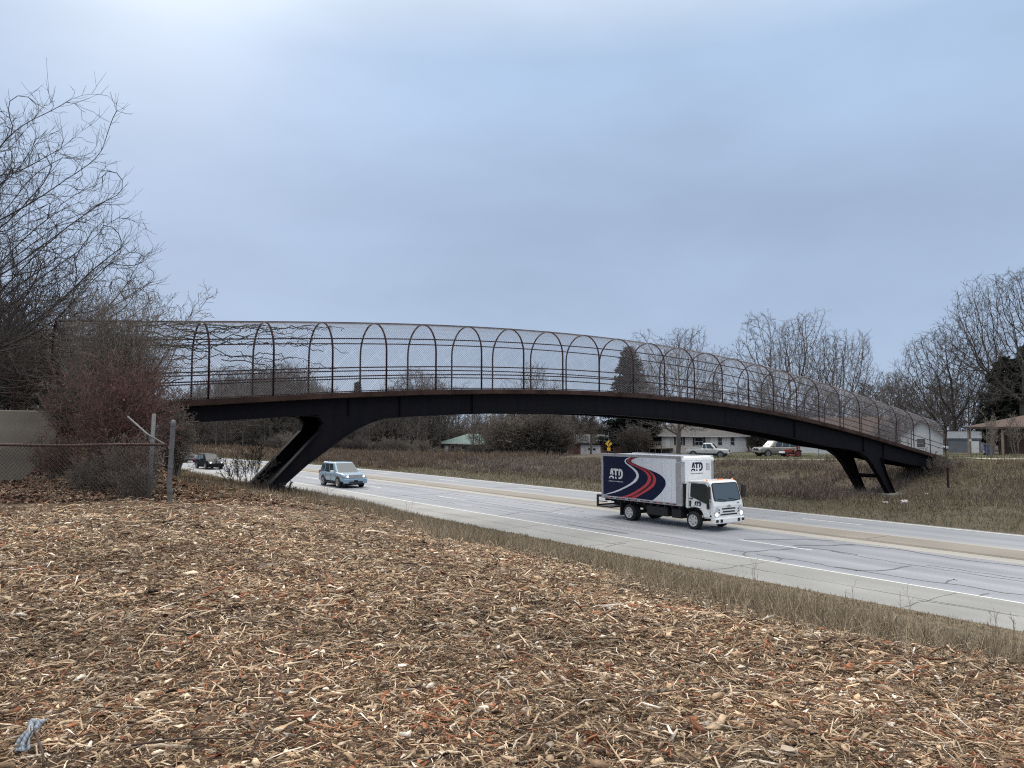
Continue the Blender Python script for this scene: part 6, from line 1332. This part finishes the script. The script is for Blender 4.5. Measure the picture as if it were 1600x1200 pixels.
slab_chip(822, 1130, 3.9, .10, .05, .012, 'palewood', 'pale tan chip near the bottom centre', 412, .5); slab_chip(648, 1098, 4.2, .09, .035, .012, 'barkred', 'reddish bark sliver right of the orange-red bark slab', 413, 1.0); slab_chip(1022, 1085, 4.8, .16, .035, .012, 'greywood', 'grey curved bark strip in the lower middle of the mulch', 414, -.4)
# blue scrap at the lower left corner
g = atZ(38, 1175, 3.05); mb = MB(); nn = 12; top = []
for i in range(nn + 1):
    f = i / nn; w = .018 + .045 * abs(f - .42) * 1.6; row = []
    for j in range(5): q = j / 4 - .5; row.append((f * .21 - .03, q * w * 1.6 + .008 * math.sin(f * 9), .02 + .05 * math.sin(f * 2.4) + .012 * math.sin(q * 11 + f * 6)))
    top.append(row)
for i in range(nn):
    for j in range(4): mb.add([top[i][j], top[i][j + 1], top[i + 1][j + 1], top[i + 1][j]], [(0, 1, 2, 3)])
o = mb.build('plastic_scrap', M['bluerag'], None, smooth=True); o.location = (g.x, g.y, hh(g.x, g.y) + .03); o.rotation_euler = (0, -.15, R(66)); sm = o.modifiers.new('thickness', 'SOLIDIFY'); sm.thickness = .0015
tag(o, 'twisted pale blue plastic scrap in the lower left corner', 'litter')
def rubbish(px, py, s, lab, sd, z=None):
    v = atZ(px, py, .1); v.z = hh(v.x, v.y) if v.x > 36.5 else v.z
    if v.x < 19.1: v = atZ(px, py, .5); v.z = hh(v.x, v.y)
    rn = random.Random(sd); bm = bmesh.new(); bmesh.ops.create_icosphere(bm, subdivisions=3, radius=s)
    for q in bm.verts: q.co = Vector((q.co.x * 1.5, q.co.y, q.co.z * .6)) * (1 + .35 * math.sin(q.co.x * 17 / s * .3 + sd) * math.sin(q.co.y * 13 / s * .3) + rn.gauss(0, .06))
    me = bpy.data.meshes.new('litter'); bm.to_mesh(me); bm.free(); me.materials.append(M['litter']); o = bpy.data.objects.new('litter', me); C.objects.link(o); o.location = (v.x, v.y, v.z + s * .4); tag(o, lab, 'litter')
rubbish(1414, 789, .19, 'white crumpled plastic bag on the grass right of the far bridge legs', 501); rubbish(1384, 789, .13, 'small white litter piece below the far bridge footing', 502); rubbish(1448, 778, .08, 'tiny white litter speck on the grass right of the bag', 503)
rubbish(721, 824, .10, 'white litter on the near grass slope under the left lane', 504); rubbish(946, 889, .09, 'pinkish white litter at the mulch edge below the truck', 505); rubbish(1539, 728, .12, 'white litter on the far bank below the brown roofed house', 506)
# ------------------------------------------------------------------ sky and sun
SUN_EL, SUN_AZ = R(31), R(9)                                   # azimuth from +Y towards +X
w = bpy.data.worlds.new('World'); scene.world = w; w.use_nodes = True; N = w.node_tree.nodes; L = w.node_tree.links; N.clear()
out = N.new('ShaderNodeOutputWorld'); sky = N.new('ShaderNodeTexSky'); sky.sky_type = 'NISHITA'; sky.sun_disc = False; sky.sun_elevation = SUN_EL; sky.sun_rotation = SUN_AZ
b1_ = N.new('ShaderNodeBackground'); b1_.inputs['Strength'].default_value = .05; L.new(sky.outputs['Color'], b1_.inputs['Color'])
tc = N.new('ShaderNodeTexCoord'); sp = N.new('ShaderNodeSeparateXYZ'); L.new(tc.outputs['Generated'], sp.inputs[0])
rp = N.new('ShaderNodeValToRGB'); e = rp.color_ramp.elements
e[0].position = 0; e[0].color = (.43, .54, .70, 1); e[1].position = 1; e[1].color = (2.9, 2.8, 2.65, 1)
for p_, c_ in ((.10, (.44, .565, .775)), (.26, (.425, .55, .765)), (.44, (.475, .635, .875)), (.58, (.95, 1.05, 1.15)), (.75, (2.2, 2.15, 2.05))): k = e.new(p_); k.color = (*c_, 1)
L.new(sp.outputs['Z'], rp.inputs['Fac'])
mp = N.new('ShaderNodeMapping'); mp.inputs['Scale'].default_value = (1.2, 1.2, 3.2); nz = N.new('ShaderNodeTexNoise'); nz.inputs['Scale'].default_value = 2.1; nz.inputs['Detail'].default_value = 6; nz.inputs['Roughness'].default_value = .5
L.new(tc.outputs['Generated'], mp.inputs['Vector']); L.new(mp.outputs['Vector'], nz.inputs['Vector'])
mr = N.new('ShaderNodeMapRange'); mr.inputs[1].default_value = .3; mr.inputs[2].default_value = .7; mr.inputs[3].default_value = .90; mr.inputs[4].default_value = 1.10; L.new(nz.outputs['Fac'], mr.inputs[0])
sc_ = N.new('ShaderNodeVectorMath'); sc_.operation = 'SCALE'; L.new(rp.outputs['Color'], sc_.inputs[0]); L.new(mr.outputs[0], sc_.inputs['Scale'])
# brighter patch where the sun stands behind the cloud
gd = (math.sin(SUN_AZ) * math.cos(SUN_EL), math.cos(SUN_AZ) * math.cos(SUN_EL), math.sin(SUN_EL))
dt = N.new('ShaderNodeVectorMath'); dt.operation = 'DOT_PRODUCT'; L.new(tc.outputs['Generated'], dt.inputs[0]); dt.inputs[1].default_value = gd
pw = N.new('ShaderNodeMath'); pw.operation = 'POWER'; mx = N.new('ShaderNodeMath'); mx.operation = 'MAXIMUM'; mx.inputs[1].default_value = 0; L.new(dt.outputs['Value'], mx.inputs[0]); L.new(mx.outputs[0], pw.inputs[0]); pw.inputs[1].default_value = 75
gl = N.new('ShaderNodeVectorMath'); gl.operation = 'SCALE'; gl.inputs[0].default_value = (.30, .26, .20); L.new(pw.outputs[0], gl.inputs['Scale'])
ad = N.new('ShaderNodeVectorMath'); ad.operation = 'ADD'; L.new(sc_.outputs[0], ad.inputs[0]); L.new(gl.outputs[0], ad.inputs[1])
b2_ = N.new('ShaderNodeBackground'); b2_.inputs['Strength'].default_value = 1.0; L.new(ad.outputs[0], b2_.inputs['Color'])
ash = N.new('ShaderNodeMixShader'); ash.inputs[0].default_value = .9; L.new(b1_.outputs[0], ash.inputs[1]); L.new(b2_.outputs[0], ash.inputs[2]); L.new(ash.outputs[0], out.inputs['Surface'])
sl = bpy.data.lights.new('sun', 'SUN'); sl.energy = 1.4; sl.angle = R(22); sl.color = (1, .95, .88); so = bpy.data.objects.new('sun', sl); C.objects.link(so)
so.rotation_euler = Vector(gd).to_track_quat('Z', 'Y').to_euler(); so.location = (0, 0, 60)
scene.view_settings.view_transform = 'Standard'; scene.view_settings.look = 'None'; scene.view_settings.exposure = 0.0; scene.view_settings.gamma = 1; scene.view_settings.use_curve_mapping = False
scene.cycles.use_denoising = False; scene.cycles.filter_width = 1.15
scene.cycles.max_bounces = 6; scene.cycles.diffuse_bounces = 3; scene.cycles.transparent_max_bounces = 4
